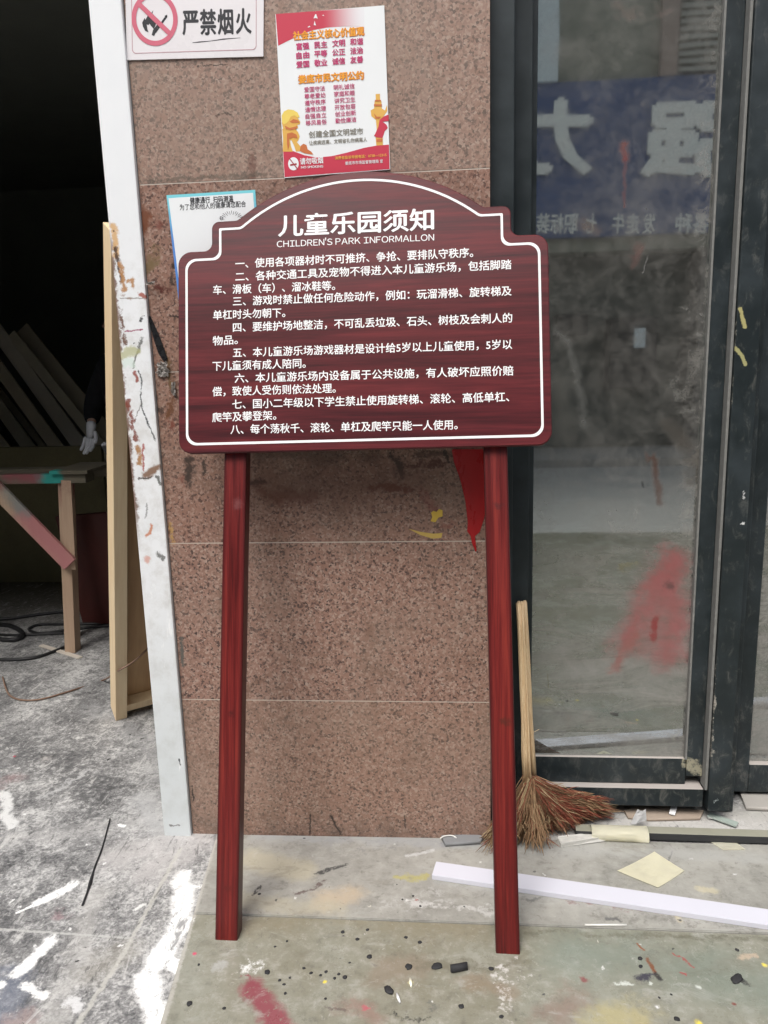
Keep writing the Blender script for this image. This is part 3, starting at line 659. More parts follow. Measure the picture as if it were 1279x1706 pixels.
def glass_mat():
    m = NT('dusty_dark_glass')
    t = m.t
    a = m.noise(5, 7, 0.7, dist=0.4); b = m.noise(24, 8, 0.75, dist=0.5); s = m.noise(7, 6, 0.7, stretch=(0.5, 1, 2.2), dist=0.8)
    sp = m.n('ShaderNodeSeparateXYZ'); m.l(m.pos(), sp.inputs[0]); z = sp.outputs[2]
    dust = m.range(m.math('ADD', m.math('MULTIPLY', a, 0.6), m.math('MULTIPLY', b, 0.4)), 0.40, 0.70, 0.06, 0.36)
    low = m.math('MULTIPLY', m.range(z, 1.15, 0.45, 0.06, 0.60), m.range(s, 0.38, 0.60, 0.25, 1.0))
    dust = m.math('ADD', dust, low)
    edge = m.math('MULTIPLY', m.range(sp.outputs[0], 0.60, 0.69, 0, 0.35), m.range(b, 0.4, 0.65))
    dust = m.math('ADD', dust, edge, clamp=True)
    dc = m.mix(b, (0.19, 0.185, 0.17), (0.30, 0.29, 0.27))
    S = []
    def st(pts, rpx, col, **k): S.append(([W(*q, YG-0.004) for q in pts], rpx*0.00168, col, dict(k, soft=max(0.8, k.get('soft', 0.8)))))
    pk, br = (0.34, 0.085, 0.09), (0.10, 0.045, 0.028)
    st([(1108, 950), (1070, 1010), (1050, 1070)], 36, pk, amp=0.04, soft=1.0, k=0.85)
    st([(1120, 950), (1125, 1020), (1110, 1085)], 34, pk, amp=0.04, soft=1.0, k=0.8)
    st([(1060, 1060), (1020, 1110)], 12, (0.3, 0.10, 0.09), amp=0.03, soft=0.9, k=0.7)
    st([(1093, 1030), (1086, 1065)], 7, (0.26, 0.02, 0.025), amp=0.01, soft=0.7, k=0.8)
    st([(1116, 975)], 10, (0.08, 0.05, 0.05), amp=0.02, soft=0.8, k=0.7)
    st([(1040, 945), (1058, 940)], 11, (0.19, 0.17, 0.08), amp=0.02, soft=0.7, k=0.7)
    st([(1088, 760), (1094, 800), (1100, 838)], 7, br, amp=0.010, soft=0.6, k=0.9)
    st([(1075, 755), (1080, 765)], 4, br, amp=0.012, k=0.7)
    st([(1120, 720), (1160, 770), (1150, 795)], 18, (0.09, 0.075, 0.06), amp=0.04, soft=0.8, k=0.6)
    st([(1069, 803), (1072, 812)], 2, (0.02, 0.02, 0.02), amp=0.004)
    st([(1040, 240), (1041, 265)], 7, (0.28, 0.09, 0.06), amp=0.008, soft=0.8, k=0.75)
    st([(1041, 260), (1040, 345)], 3, (0.2, 0.06, 0.05), amp=0.006, soft=0.8, k=0.65)
    st([(1060, 410), (1058, 440)], 8, (0.2, 0.07, 0.06), amp=0.02, soft=0.8, k=0.5)
    st([(975, 372), (990, 385)], 12, (0.2, 0.14, 0.09), amp=0.02, soft=0.7, k=0.6)
    st([(1030, 16), (1110, 14)], 8, (0.2, 0.13, 0.11), amp=0.03, soft=0.8, k=0.5)
    st([(1080, 425), (1070, 455)], 1.2, (0.5, 0.5, 0.5), amp=0.004, k=0.5)
    st([(1140, 520), (1150, 560)], 12, (0.33, 0.33, 0.31), amp=0.04, soft=0.6, k=0.6, holes=0.8)
    st([(1130, 650), (1140, 680)], 18, (0.30, 0.30, 0.28), amp=0.04, soft=0.8, k=0.5, holes=0.6)
    st([(1020, 1150), (1120, 1160)], 12, (0.34, 0.33, 0.31), amp=0.02, soft=0.6, k=0.4)
    st([(890, 1130), (1010, 1115)], 16, (0.30, 0.30, 0.28), amp=0.02, soft=0.8, k=0.35)
    st([(922, 548), (945, 566), (958, 610), (968, 660), (975, 712)], 7, (0.30, 0.31, 0.30), amp=0.012, soft=1.0, k=0.42)  # a vehicle's curved reflection, painted as a pale arc in the film
    st([(930, 640), (940, 730)], 26, (0.24, 0.23, 0.2), amp=0.03, soft=1.0, k=0.35)
    st([(912, 1122), (914, 1145)], 1.2, (0.12, 0.11, 0.05), amp=0.003, k=0.8)
    # the same strokes thicken the film where they lie
    fac = dust
    colr = dc
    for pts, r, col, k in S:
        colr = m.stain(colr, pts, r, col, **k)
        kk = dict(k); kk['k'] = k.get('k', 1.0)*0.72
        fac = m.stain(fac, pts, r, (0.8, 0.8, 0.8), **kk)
    dif = m.n('ShaderNodeBsdfDiffuse'); m.put(dif.inputs['Color'], colr)
    gl = m.n('ShaderNodeBsdfGlossy'); m.put(gl.inputs['Color'], (0.82, 0.9, 0.88)); m.l(m.range(b, 0.35, 0.65, 0.018, 0.038), gl.inputs['Roughness'])
    tr = m.n('ShaderNodeBsdfTransparent'); m.put(tr.inputs['Color'], (0.10, 0.12, 0.12))
    m1 = m.n('ShaderNodeMixShader'); m1.inputs[0].default_value = GLOSS; m.l(tr.outputs[0], m1.inputs[1]); m.l(gl.outputs[0], m1.inputs[2])
    m2 = m.n('ShaderNodeMixShader'); m.l(fac, m2.inputs[0]); m.l(m1.outputs[0], m2.inputs[1]); m.l(dif.outputs[0], m2.inputs[2])
    bp = m.n('ShaderNodeBump'); bp.inputs['Strength'].default_value = 0.02; bp.inputs['Distance'].default_value = 0.01
    m.l(m.noise(3, 2), bp.inputs['Height']); m.l(bp.outputs[0], gl.inputs['Normal'])
    m.l(m2.outputs[0], m.out.inputs['Surface'])
    return m.m

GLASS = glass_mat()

zled = P(1000, 1312, y=0.125).z; zbot = P(1000, 1341, y=0.125).z; zgl = P(1000, 1259, y=0.16).z; zin = P(1000, 1288, y=0.155).z
df = thing('door_frame', (0.135, 0.09, 0), 'black-green metal door post fixed along the right edge of the granite pillar', 'door frame')
part('post', FRAME, ((0.107, 0.05, 0.0), (0.166, 0.117, 3.1)), parent=df, bev=0.002)
part('stop', FRAME, ((0.1665, 0.11, 0.0), (0.2155, 0.15, 3.1)), parent=df, bev=0.002)

XR0, XR1 = 0.683, 0.728
dl = thing('glass_door', (0.45, 0.16, 0.01), 'wide dusty glass door leaf with mirrored blue shop sign, next to the pillar', 'glass door')
part('stile', FRAME, ((0.2165, 0.151, zbot), (0.232, 0.185, 3.0)), parent=dl, bev=0.0015)
part('stile', FRAME, ((XR0, 0.145, zin+0.001), (XR1, 0.19, 3.0)), parent=dl, bev=0.002)
part('bottom_rail', FRAME, ((0.2325, 0.150, zled+0.0015), (XR0-0.0005, 0.19, zgl)), parent=dl, bev=0.002)
part('kick_rail', FRAME, ((0.2165, 0.125, zbot), (XR1, 0.1895, zled)), parent=dl, bev=0.002)
part('top_rail', FRAME, ((0.2325, 0.150, 2.9), (XR0-0.0005, 0.19, 3.0)), parent=dl, bev=0.002)
bm = bmesh.new(); box(bm, (0.2315, YG-0.004, zgl-0.004), (XR0+0.002, YG+0.004, 2.902))
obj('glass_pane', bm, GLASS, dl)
bm = bmesh.new()
box(bm, (XR0-0.006, 0.1425, zgl), (XR0-0.0005, YG-0.0045, 2.9), 0.001); obj('gasket', bm, GASKET, dl); bm = bmesh.new(); box(bm, (XR1+0.0008, 0.1165, zled+0.003), (XR1+0.008, 0.16, 3.0), 0.001)
obj('gasket', bm, GASKET, dl)
zpost = P(1200, 1352, y=0.108).z
d2 = thing('sliding_door', (0.9, 0.2, 0.01), 'second dark door leaf with tall post at the right edge of the photo', 'glass door')
part('lock_stile', FRAME, ((XR1+0.0095, 0.108, zpost), (0.797, 0.18, 3.0)), parent=d2, bev=0.003)
x2 = P(1251, 1200, y=0.25).x; zb0 = P(1260, 1320, y=0.24).z; zb1 = P(1260, 1274, y=0.24).z
part('inner_stile', FRAME, ((0.7975, 0.165, 0.0), (0.83, 0.20, 3.0)), ((0.8305, 0.24, zb0), (x2, 0.29, 3.0)), parent=d2, bev=0.003)
part('bottom_rail', FRAME, ((x2+0.0005, 0.24, zb0), (1.9, 0.29, zb1)), parent=d2, bev=0.003)
part('top_rail', FRAME, ((x2+0.0005, 0.24, 2.9), (1.9, 0.29, 3.0)), parent=d2, bev=0.003)
part('end_stile', FRAME, ((1.9005, 0.24, zb0), (2.447, 0.29, 3.0)), parent=d2, bev=0.003)
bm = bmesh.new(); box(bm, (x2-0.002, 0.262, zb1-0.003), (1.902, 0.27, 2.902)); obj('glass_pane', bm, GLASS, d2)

# street opposite, seen mirrored in the glass ----------------------------
YO = -7.9
def VR(u, v):
    p = P(u, v, y=2*(YG-0.004)-YO); return V((p.x, YO, p.z))
ROAD = simple('pale_road', (0.37, 0.365, 0.35), 0.85, 0.25, 3)
bm = bmesh.new(); grid(bm, [V((-40, -7.2, -0.002)), V((40, -7.2, -0.002)), V((40, -3.6, -0.002)), V((-40, -3.6, -0.002))]); obj('road', bm, ROAD, kind='structure', base=(0, -5, -0.002))
bm = bmesh.new(); box(bm, (-14, -8.4, -0.02), (16, -7.15, 0.1), 0.01); obj('far_pavement', bm, simple('pavement', (0.3, 0.29, 0.28), 0.85, 0.25, 5), kind='structure')
zs0 = VR(1040, 392).z; zs1 = VR(1040, 131).z
bld = thing('shop_building', (2, YO-3, 0), 'shop building across the street, seen only as a reflection in the glass door', 'building')
WALLG = simple('weathered_wall', (0.30, 0.30, 0.25), 0.9, 0.3, 4)
part('wall', WALLG, ((-14, YO-6, -0.02), (16, YO-0.9, 6.4)), ((-14, YO-0.899, 2.6), (16, YO-0.1, 6.4)), parent=bld)
xa, xb = VR(884, 60).x, VR(929, 60).x
PALE = simple('pale_blue_white_paint', (0.72, 0.8, 0.84), 0.7, 0.08, 3)
part('pilaster', PALE, ((xa-0.25, YO-0.099, zs1+0.002), (xb, YO+0.05, 6.3)), parent=bld)
part('pilaster', simple('brown_render', (0.4, 0.31, 0.27), 0.8, 0.15, 4), ((VR(1103, 60).x, YO-0.099, zs1+0.002), (VR(1130, 60).x, YO+0.02, 6.3)), parent=bld)
bm = bmesh.new(); x0, x1 = VR(1133, 60).x, VR(1215, 60).x
for i in range(22): box(bm, (x0, YO-0.095, zs1+0.05+i*0.085), (x1, YO-0.02, zs1+0.05+i*0.085+0.05), 0.005)
obj('shutter', bm, simple('slats', (0.45, 0.44, 0.40), 0.7, 0.1, 6), bld)
BLUE = simple('blue_sign_vinyl', (0.07, 0.115, 0.27), 0.5, 0.4, 1.6)
sb = part('sign_band', BLUE, ((-6, YO-0.099, zs0), (9, YO, zs1)), parent=bld)
LET = simple('sign_letter_white', (0.93, 0.95, 0.93), 0.6, 0.05, 5)
OPP = plane(V((0, YO, 0)), V((-1, 0, 0)), V((0, 0, 1)))
def L2(u, v): p = VR(u, v); return V((-p.x, p.z))
bm = bmesh.new(); text(bm, '强', OPP, L2(1207, 281), L2(1072, 281), (L2(1100, 152)-L2(1100, 281)).y*1.04, 0.002, 0.04, 0.045); obj('lettering', bm, LET, sb)
bm = bmesh.new(); text(bm, '力', OPP, L2(980, 278), L2(868, 278), (L2(900, 158)-L2(900, 281)).y*1.06, 0.002, 0.04, 0.045); obj('lettering', bm, LET, sb)
for s, u0, u1 in (('各种', 1180, 1124), ('发', 1090, 1070), ('走', 1064, 1042), ('牛', 1038, 1018), ('七', 992, 976), ('职标装', 962, 892)):
    bm = bmesh.new(); text(bm, s, OPP, L2(u0, 386), L2(u1, 386), 0.25, 0.002, 0.01, 0.02); obj('lettering', bm, LET, sb)
DARK = simple('dark_shopfront', (0.105, 0.115, 0.105), 0.8, 0.35, 5)
part('shopfront', DARK, ((-14, YO-0.88, 0.1), (16, YO-0.6, 2.598)), parent=bld)
for u0, v0, u1, v1 in ((1020, 525, 1105, 650), (1150, 560, 1200, 660), (930, 520, 985, 560)):
    p0_, p1_ = VR(u0, v1), VR(u1, v0); part('clutter_standin', simple('standin_dark', (0.015, 0.016, 0.018), 0.5, 0.4, 6), ((p0_.x, YO-0.59, max(0.1, p0_.z)), (p1_.x, YO-0.2, p1_.z)), parent=bld, bev=0.02)  # simple dark boxes standing in for vehicles and clutter along the street
p0_, p1_ = VR(1062, 580), VR(1082, 545); part('standin_pale_panel', PALE, ((p0_.x, YO-0.199, p0_.z), (p1_.x, YO-0.18, p1_.z)), parent=bld)  # plain pale-painted panel on the middle stand-in box
part('column', simple('shop_column', (0.25, 0.22, 0.2), 0.8, 0.2, 4), *[((x, YO-0.55, 0.1), (x+0.3, YO-0.12, 2.598)) for x in (-8, -4.6, -1.2, 3.15, 6.6, 10)], parent=bld)

# ------------------------------------------------------------------ the notice board
O3 = V((-0.205, -0.428, 0)); E1 = V((1, -0.015, 0)).normalized()
E2 = V((-0.2, -0.010, 1.79))-O3; E2 = (E2-E1*E2.dot(E1)).normalized()
SG = plane(O3, E1, E2)                 # n = 0 is the front of the posts
BT = 0.022                             # board thickness
SF = SG @ Matrix.Translation((0, 0, BT))
U0 = -0.009
ROLL = math.radians(0.45)
def srot(p): 
    c, s = math.cos(ROLL), math.sin(ROLL); x, y = p[0], p[1]-1.42
    return V((U0 + x*c - y*s, 1.42 + x*s + y*c))
def outline(d, r0=0.032, r1=0.020, r2=0.018):
    U, b, w1, un, w2, R = 0.4455-d, 1.1675+d*1.05, 1.662-d, 0.3605-d, 1.7335-d*0.95, 0.48-d
    cz = 1.836-0.48
    h = [(U, b, max(0.02, r0-d*0.3)), (U, w1, r0-d*0.3), (un, w1, r1), (un, w2, r2*(0.15 if d > 0 else 1))]
    ua = math.sqrt(R*R-(w2-cz)**2); a0 = math.asin((w2-cz)/R)
    arc = [(R*math.cos(a0+(math.pi-2*a0)*k/40), cz+R*math.sin(a0+(math.pi-2*a0)*k/40), 0.03 if k in (0, 40) else 0) for k in range(41)]
    pts = h + arc + [(-x, y, r) for x, y, r in h[::-1]]
    return [srot(p) for p in rounded(pts, 8)]
def board_mat():
    m = NT('rosewood_lacquer')
    ax = tuple(E1); p = m.pos()
    d = m.vec('DOT_PRODUCT', p, ax); al = m.vec('SCALE', ax, sc=d); ac = m.vec('SUBTRACT', p, al)
    q = m.vec('ADD', m.vec('SCALE', al, sc=1.6), m.vec('SCALE', ac, sc=34.0))
    f = m.noise(1.0, 5, 0.62, vec=q, dist=0.7); g = m.noise(5.0, 4, 0.6, vec=q); h = m.noise(0.3, 3, 0.5, vec=q)
    v = m.math('ADD', m.math('MULTIPLY', f, 0.5), m.math('ADD', m.math('MULTIPLY', g, 0.25), m.math('MULTIPLY', h, 0.25)))
    c = m.ramp(v, [(0.36, (0.032, 0.0065, 0.008)), (0.5, (0.085, 0.0105, 0.0135)), (0.64, (0.150, 0.018, 0.021))])
    m.bump(g, 0.05, 0.0005)
    return m.fin(c, m.range(f, 0.3, 0.7, 0.38, 0.5), 0.2, coat=0.32, coat_rough=0.14)
BOARD = board_mat()
def post_mat():
    m = NT('red_stained_timber')
    p = m.pos(); ax = tuple(E2)
    d = m.vec('DOT_PRODUCT', p, ax); al = m.vec('SCALE', ax, sc=d); ac = m.vec('SUBTRACT', p, al)
    q = m.vec('ADD', m.vec('SCALE', al, sc=1.5), m.vec('SCALE', ac, sc=55.0))
    f = m.noise(1.0, 5, 0.6, vec=q, dist=0.5); g = m.noise(6, 4, 0.6, vec=q)
    v = m.math('ADD', m.math('MULTIPLY', f, 0.65), m.math('MULTIPLY', g, 0.35))
    c = m.ramp(v, [(0.36, (0.060, 0.008, 0.008)), (0.52, (0.135, 0.013, 0.012)), (0.66, (0.22, 0.026, 0.018))])
    for side, (t0, b0) in ((-1, (-0.319, -0.339)), (1, (0.310, 0.327))):     # stain gathered dark along the arrises
        a_ = SG @ V((b0, 0, -0.021)); b_ = SG @ V((t0+(t0-b0)*0.35, 1.55, -0.021)); z_ = (b_-a_).normalized(); x_ = (E1-z_*E1.dot(z_)).normalized()
        off = m.math('ABSOLUTE', m.math('DIVIDE', m.vec('DOT_PRODUCT', m.vec('SUBTRACT', m.pos(), tuple(a_)), tuple(x_)), 0.0277))
        near = m.math('LESS_THAN', off, 1.02)
        e_ = m.math('MULTIPLY', near, m.range(m.math('ADD', off, m.math('MULTIPLY', f, 0.35)), 0.80, 1.18, 0, 0.8))
        c = m.mix(e_, c, (0.045, 0.006, 0.007))
    for px, r, col in (((384, 1190), 0.010, (0.05, 0.008, 0.008)), ((397, 840), 0.014, (0.16, 0.05, 0.05)), ((830, 840), 0.010, (0.06, 0.015, 0.015)), ((842, 1202), 0.011, (0.06, 0.02, 0.012)), ((380, 1480), 0.012, (0.1, 0.012, 0.01))):
        l = loc(SG, *px); c = m.stain(c, [SG @ V((l.x, l.y, 0))], r, col, soft=0.9, amp=0.012, k=0.8)
    m.bump(g, 0.12, 0.0006)
    return m.fin(c, m.range(f, 0.3, 0.7, 0.3, 0.45), 0.3, coat=0.15, coat_rough=0.2)
POST = post_mat()
WHITE = simple('white_sign_paint', (0.84, 0.84, 0.84), 0.5, 0.04, 30, bump=0.0)
sg = thing('notice_board', (-0.2, -0.43, 0), 'dark red wooden notice board with white rules text, leaning on two red posts', 'notice board')
bm = bmesh.new(); flat(bm, [outline(0)], SG, 0.0003, BT-0.0003)
bmesh.ops.remove_doubles(bm, verts=bm.verts, dist=1e-5)
bmesh.ops.bevel(bm, geom=[e for e in bm.edges if e.is_manifold and e.calc_face_angle(0) > 1.0], offset=0.0022, segments=3, affect='EDGES')
bd = obj('board', bm, BOARD, sg)
bm = bmesh.new(); flat(bm, [outline(0.0185), outline(0.0240)], SF, 0.0002, 0.0004)
obj('border_line', bm, WHITE, bd)
def S2(u, v): return loc(SF, u, v)
bm = bmesh.new(); text(bm, '儿童乐园须知', SF, S2(464, 391), S2(722, 380), 0.0565, 0.0002, bold=0.022)
obj('heading', bm, WHITE, bd)
bm = bmesh.new(); text(bm, "CHILDREN'S PARK INFORMALLON", SF, S2(461, 412), S2(723, 400.5), 0.0205, 0.0002, bold=0.0, latin=True)
obj('subheading', bm, WHITE, bd)
lines = [('一、使用各项器材时不可推挤、争抢、要排队守秩序。', 392, 446, 788, 427), ('二、各种交通工具及宠物不得进入本儿童游乐场，包括脚踏', 392, 467.5, 852, 447),
 ('车、滑板（车）、溜冰鞋等。', 355, 489.5, 558, 482), ('三、游戏时禁止做任何危险动作，例如：玩溜滑梯、旋转梯及', 388, 508.5, 852, 491),
 ('单杠时头勿朝下。', 355, 531.5, 475, 527), ('四、要维护场地整洁，不可乱丢垃圾、石头、树枝及会刺人的', 388, 552, 853, 536),
 ('物品。', 354.5, 574.5, 396, 572), ('五、本儿童游乐场游戏器材是设计给5岁以上儿童使用，5岁以', 388, 594, 853, 580),
 ('下儿童须有成人陪同。', 354, 616.5, 509, 611.5), ('六、本儿童游乐场内设备属于公共设施，有人破坏应照价赔', 391, 636.5, 855, 624),
 ('偿，致使人受伤则依法处理。', 354, 659, 559, 653), ('七、国小二年级以下学生禁止使用旋转梯、滚轮、高低单杠、', 387, 680, 848, 667.5),
 ('爬竿及攀登架。', 353.5, 702, 460, 698), ('八、每个荡秋千、滚轮、单杠及爬竿只能一人使用。', 384, 722, 762, 714)]
bm = bmesh.new()
for s, u0, v0, u1, v1 in lines: text(bm, s, SF, S2(u0, v0), S2(u1, v1), 0.0248, 0.0002, bold=0.013)
obj('rules_text', bm, WHITE, bd)
for s, (t0, b0) in ((-1, (-0.319, -0.339)), (1, (0.310, 0.327))):
    bm = bmesh.new(); wdt = 0.0555
    a = SG @ V((b0, 0, -0.021)); b = SG @ V((t0+(t0-b0)*0.35, 1.55, -0.021))
    dz = -(a.z)/((b-a).normalized().z)
    a = a + (b-a).normalized()*(dz-0.02)
    box(bm, (-wdt/2, -0.021, 0), (wdt/2, 0.021, (b-a).length), 0.004, frame(a, b, E1))
    g = bmesh.ops.bisect_plane(bm, geom=bm.verts[:]+bm.edges[:]+bm.faces[:], plane_co=(0, 0, -0.0008), plane_no=(0, 0, -1), clear_outer=True)   # foot sawn level with the ground
    bmesh.ops.holes_fill(bm, edges=[e for e in bm.edges if e.is_boundary])
    obj('post', bm, POST, sg)

# ------------------------------------------------------------------ paper and plates on the pillar
def LW(u, v): return loc(WALL, u, v)
PAPER = simple('poster_white', (0.80, 0.82, 0.83), 0.35, 0.03, 6, bump=0.0)
def ink(name, c, rough=0.4): return simple(name, c, rough, 0.05, 20, bump=0.0)
def cp(x, y): return LW(440+x/5.329, y/5.329)
po = thing('poster', W(555, 290, -0.002), 'red, white and gold civic poster fixed above the notice board', 'poster')
bm = bmesh.new(); flat(bm, [[LW(459, 25), LW(474, 297), LW(650, 283), LW(640, 10)][::-1]], WALL, 0.0006, 0.003)
obj('sheet', bm, PAPER, po)
def grad_red():
    m = NT('poster_red_fade'); sp = m.n('ShaderNodeSeparateXYZ'); m.l(m.pos(), sp.inputs[0])
    xr, xl = W(610, 30).x, W(535, 30).x
    z = sp.outputs[2]; up = m.range(z, W(600, 60).z, W(600, 80).z, 1, 0)
    f = m.math('MULTIPLY', m.range(sp.outputs[0], xl, xr), m.range(z, W(600, 120).z, W(600, 110).z))
    return m.fin(m.mix(f, (0.55, 0.05, 0.085), (0.78, 0.78, 0.8)), 0.35)
PRED = grad_red()
N1 = 0.0037
bm = bmesh.new()
q = [(105, 131), (560, 97), (890, 74), (890, 244), (720, 240), (560, 250), (430, 275), (330, 312), (220, 365), (127, 412)]
flat(bm, [[cp(*p) for p in q]], WALL, N1, 0.0002); obj('red_swoosh', bm, PRED, po); bm = bmesh.new()
q = [(184, 1576), (170, 1330), (260, 1345), (360, 1382), (470, 1402), (600, 1390), (740, 1358), (880, 1318), (1000, 1296), (1108, 1288), (1114, 1504), (650, 1538)]
flat(bm, [[cp(*p) for p in q]], WALL, N1, 0.0002); obj('red_footer', bm, PRED, po); bm = bmesh.new()
flat(bm, [[cp(*p) for p in [(985, 1195), (1015, 1130), (1025, 1070), (1060, 1040), (1105, 1022), (1106, 1080), (1050, 1085), (1085, 1110), (1098, 1140), (1070, 1170), (1050, 1230), (1000, 1225), (975, 1210)]]], WALL, N1+0.0004, 0.0002)
obj('red_ribbon', bm, PRED, po)
GOLD = ink('poster_gold', (0.72, 0.42, 0.10)); GOLD2 = ink('poster_dark_gold', (0.55, 0.17, 0.06))
def prints(name, mat, n0, *lps):
    for lp in lps:
        bm = bmesh.new(); flat(bm, [[cp(*p) for p in lp]], WALL, n0, 0.0001); obj(name, bm, mat, po)
YGOLD = ink('poster_bright_gold', (0.82, 0.62, 0.14))
prints('lion_body', GOLD, N1+0.0002, [(168, 1350), (170, 1230), (163, 1150), (200, 1125), (270, 1140), (302, 1175), (318, 1215), (306, 1250), (292, 1265), (322, 1300), (330, 1345), (285, 1350), (268, 1300), (245, 1250), (232, 1250), (240, 1300), (258, 1350)])
prints('lion_head', GOLD, N1+0.0004, [(160, 1100), (160, 1040), (200, 1000), (265, 1010), (300, 1050), (322, 1085), (318, 1108), (296, 1112), (304, 1140), (270, 1160), (210, 1158), (170, 1140)])
prints('lion_mane', YGOLD, N1+0.0006, [(160, 1085), (158, 1030), (178, 995), (215, 976), (262, 982), (300, 1005), (318, 1045), (300, 1048), (270, 1030), (238, 1040), (222, 1075), (200, 1100), (176, 1108)])
prints('lion_cub', GOLD2, N1+0.0004, [(318, 1345), (325, 1300), (350, 1280), (378, 1292), (388, 1330), (420, 1350), (440, 1378), (360, 1365)])
prints('gold_column', GOLD, N1+0.0002, [(996, 1296), (990, 1230), (1000, 1150), (992, 1070), (952, 1035), (946, 985), (976, 968), (980, 905), (992, 895), (990, 840), (1028, 838), (1030, 895), (1042, 905), (1045, 968), (1072, 985), (1092, 935), (1094, 990), (1058, 1040), (1040, 1100), (1052, 1200), (1055, 1292)])
prints('gold_shading', GOLD2, N1+0.0008, [(228, 1085), (262, 1062), (300, 1072), (318, 1092), (290, 1096), (250, 1098)], [(185, 1120), (230, 1140), (280, 1128), (298, 1120), (288, 1150), (235, 1160), (195, 1150)],
       [(205, 1190), (250, 1180), (290, 1200), (300, 1235), (262, 1225), (222, 1238), (226, 1290), (214, 1340), (205, 1280)], [(976, 930), (1046, 930), (1046, 948), (976, 948)], [(984, 892), (1038, 892), (1038, 905), (984, 905)], [(998, 1240), (1050, 1235), (1050, 1262), (998, 1266)], [(975, 1010), (1000, 1040), (1040, 1040), (1020, 1060), (990, 1058)])
TO, TP, TG = ink('poster_orange_ink', (0.85, 0.36, 0.03)), ink('poster_pink_ink', (0.52, 0.06, 0.17)), ink('poster_grey_ink', (0.22, 0.2, 0.16))
TR, TY = ink('poster_red_ink', (0.6, 0.07, 0.05)), ink('poster_yellow_ink', (0.85, 0.5, 0.1))
def T(bm, s, x0, y0, x1, y1, h, n, bold=0.03): text(bm, s, WALL, cp(x0, y0), cp(x1, y1), (cp(600, 0)-cp(600, h)).y, n, 0.0002, bold)
bm = bmesh.new(); T(bm, '社会主义核心价值观', 264, 357, 886, 312, 84, N1+0.0008, 0.03); obj('values_heading', bm, TO, po); bm = bmesh.new(); T(bm, '娄底市民文明公约', 312, 741, 882, 702, 84, N1+0.0008, 0.03)
obj('pledge_heading', bm, TO, po)
POL = ink('poster_outline', (0.62, 0.22, 0.12))
bm = bmesh.new(); T(bm, '社会主义核心价值观', 260, 360, 890, 315, 86, N1+0.0004, 0.06); obj('heading_outline', bm, POL, po); bm = bmesh.new(); T(bm, '娄底市民文明公约', 308, 744, 886, 705, 86, N1+0.0004, 0.06)
obj('heading_outline', bm, POL, po)
bm = bmesh.new()
for r, ws in enumerate((('富强', '民主', '文明', '和谐'), ('自由', '平等', '公正', '法治'), ('爱国', '敬业', '诚信', '友善'))):
    for k, s in enumerate(ws):
        x = 290+k*159; y = 445+r*80-k*13.5; T(bm, s, x, y, x+112, y-9, 66, N1+0.0006, 0.035)
obj('values_text', bm, TP, po)
for k, col in enumerate((('爱国守法', '尊老爱幼', '遵守秩序', '通情达理', '自强自立', '移风易俗'), ('明礼诚信', '家庭和睦', '讲究卫生', '开放包容', '创业创新', '勤俭廉洁'))):
    bm = bmesh.new()
    for r, s in enumerate(col):
        x = 358+k*262+r*3; y = 822+r*59-k*20; T(bm, s, x, y, x+184, y-14, 52, N1+0.0006, 0.012)
    obj('pledge_text', bm, TP, po)
bm = bmesh.new(); T(bm, '创建全国文明城市', 400, 1224, 880, 1193, 68, N1+0.0006, 0.012); obj('slogan_text', bm, TG, po); bm = bmesh.new(); T(bm, '让疾病远离、文明省礼你病离人', 402, 1290, 915, 1258, 46, N1+0.0006, 0.01)
obj('slogan_text', bm, TG, po)
bm = bmesh.new(); T(bm, '请勿吸烟', 322, 1462, 525, 1448, 68, N1+0.0006, 0.02); obj('smoking_text', bm, PAPER, po); bm = bmesh.new(); T(bm, 'NO SMOKING', 330, 1500, 525, 1490, 32, N1+0.0006, 0.02)
obj('smoking_text', bm, PAPER, po); bm = bmesh.new(); T(bm, '娄底市市场监督管理局 宣', 722, 1466, 1055, 1446, 36, N1+0.0006, 0.01); obj('issuer_text', bm, PAPER, po); bm = bmesh.new()
flat(bm, [[cp(262+47*math.cos(a*math.pi/24), 1458+58*math.sin(a*math.pi/24)) for a in range(48)]], WALL, N1+0.0003, 0.0002)
obj('smoking_badge', bm, PAPER, po)
bm = bmesh.new(); T(bm, '消费者投诉举报电话：0738—12315', 630, 1420, 1086, 1390, 34, N1+0.0006, 0.01); obj('phone_text', bm, TY, po)
bm = bmesh.new()
flat(bm, [[cp(222, 1412), cp(230, 1408), cp(306, 1506), cp(298, 1512)]], WALL, N1+0.0006, 0.0002); flat(bm, [[cp(232, 1462), cp(290, 1452), cp(292, 1468), cp(234, 1478)]], WALL, N1+0.0006, 0.0001)
obj('cigarette_mark', bm, ink('poster_dark_red', (0.35, 0.05, 0.06)), po)
bm = bmesh.new()
for lp in ([(440, 170), (455, 133), (464, 133), (478, 172), (460, 166)], [(442, 230), (450, 190), (456, 215), (463, 232)], [(386, 248), (405, 235), (412, 244), (395, 250)], [(515, 143), (530, 138), (535, 148)]):
    bm = bmesh.new(); flat(bm, [[cp(*p) for p in lp]], WALL, N1+0.0004, 0.0002); obj('dove_print', bm, PAPER, po)

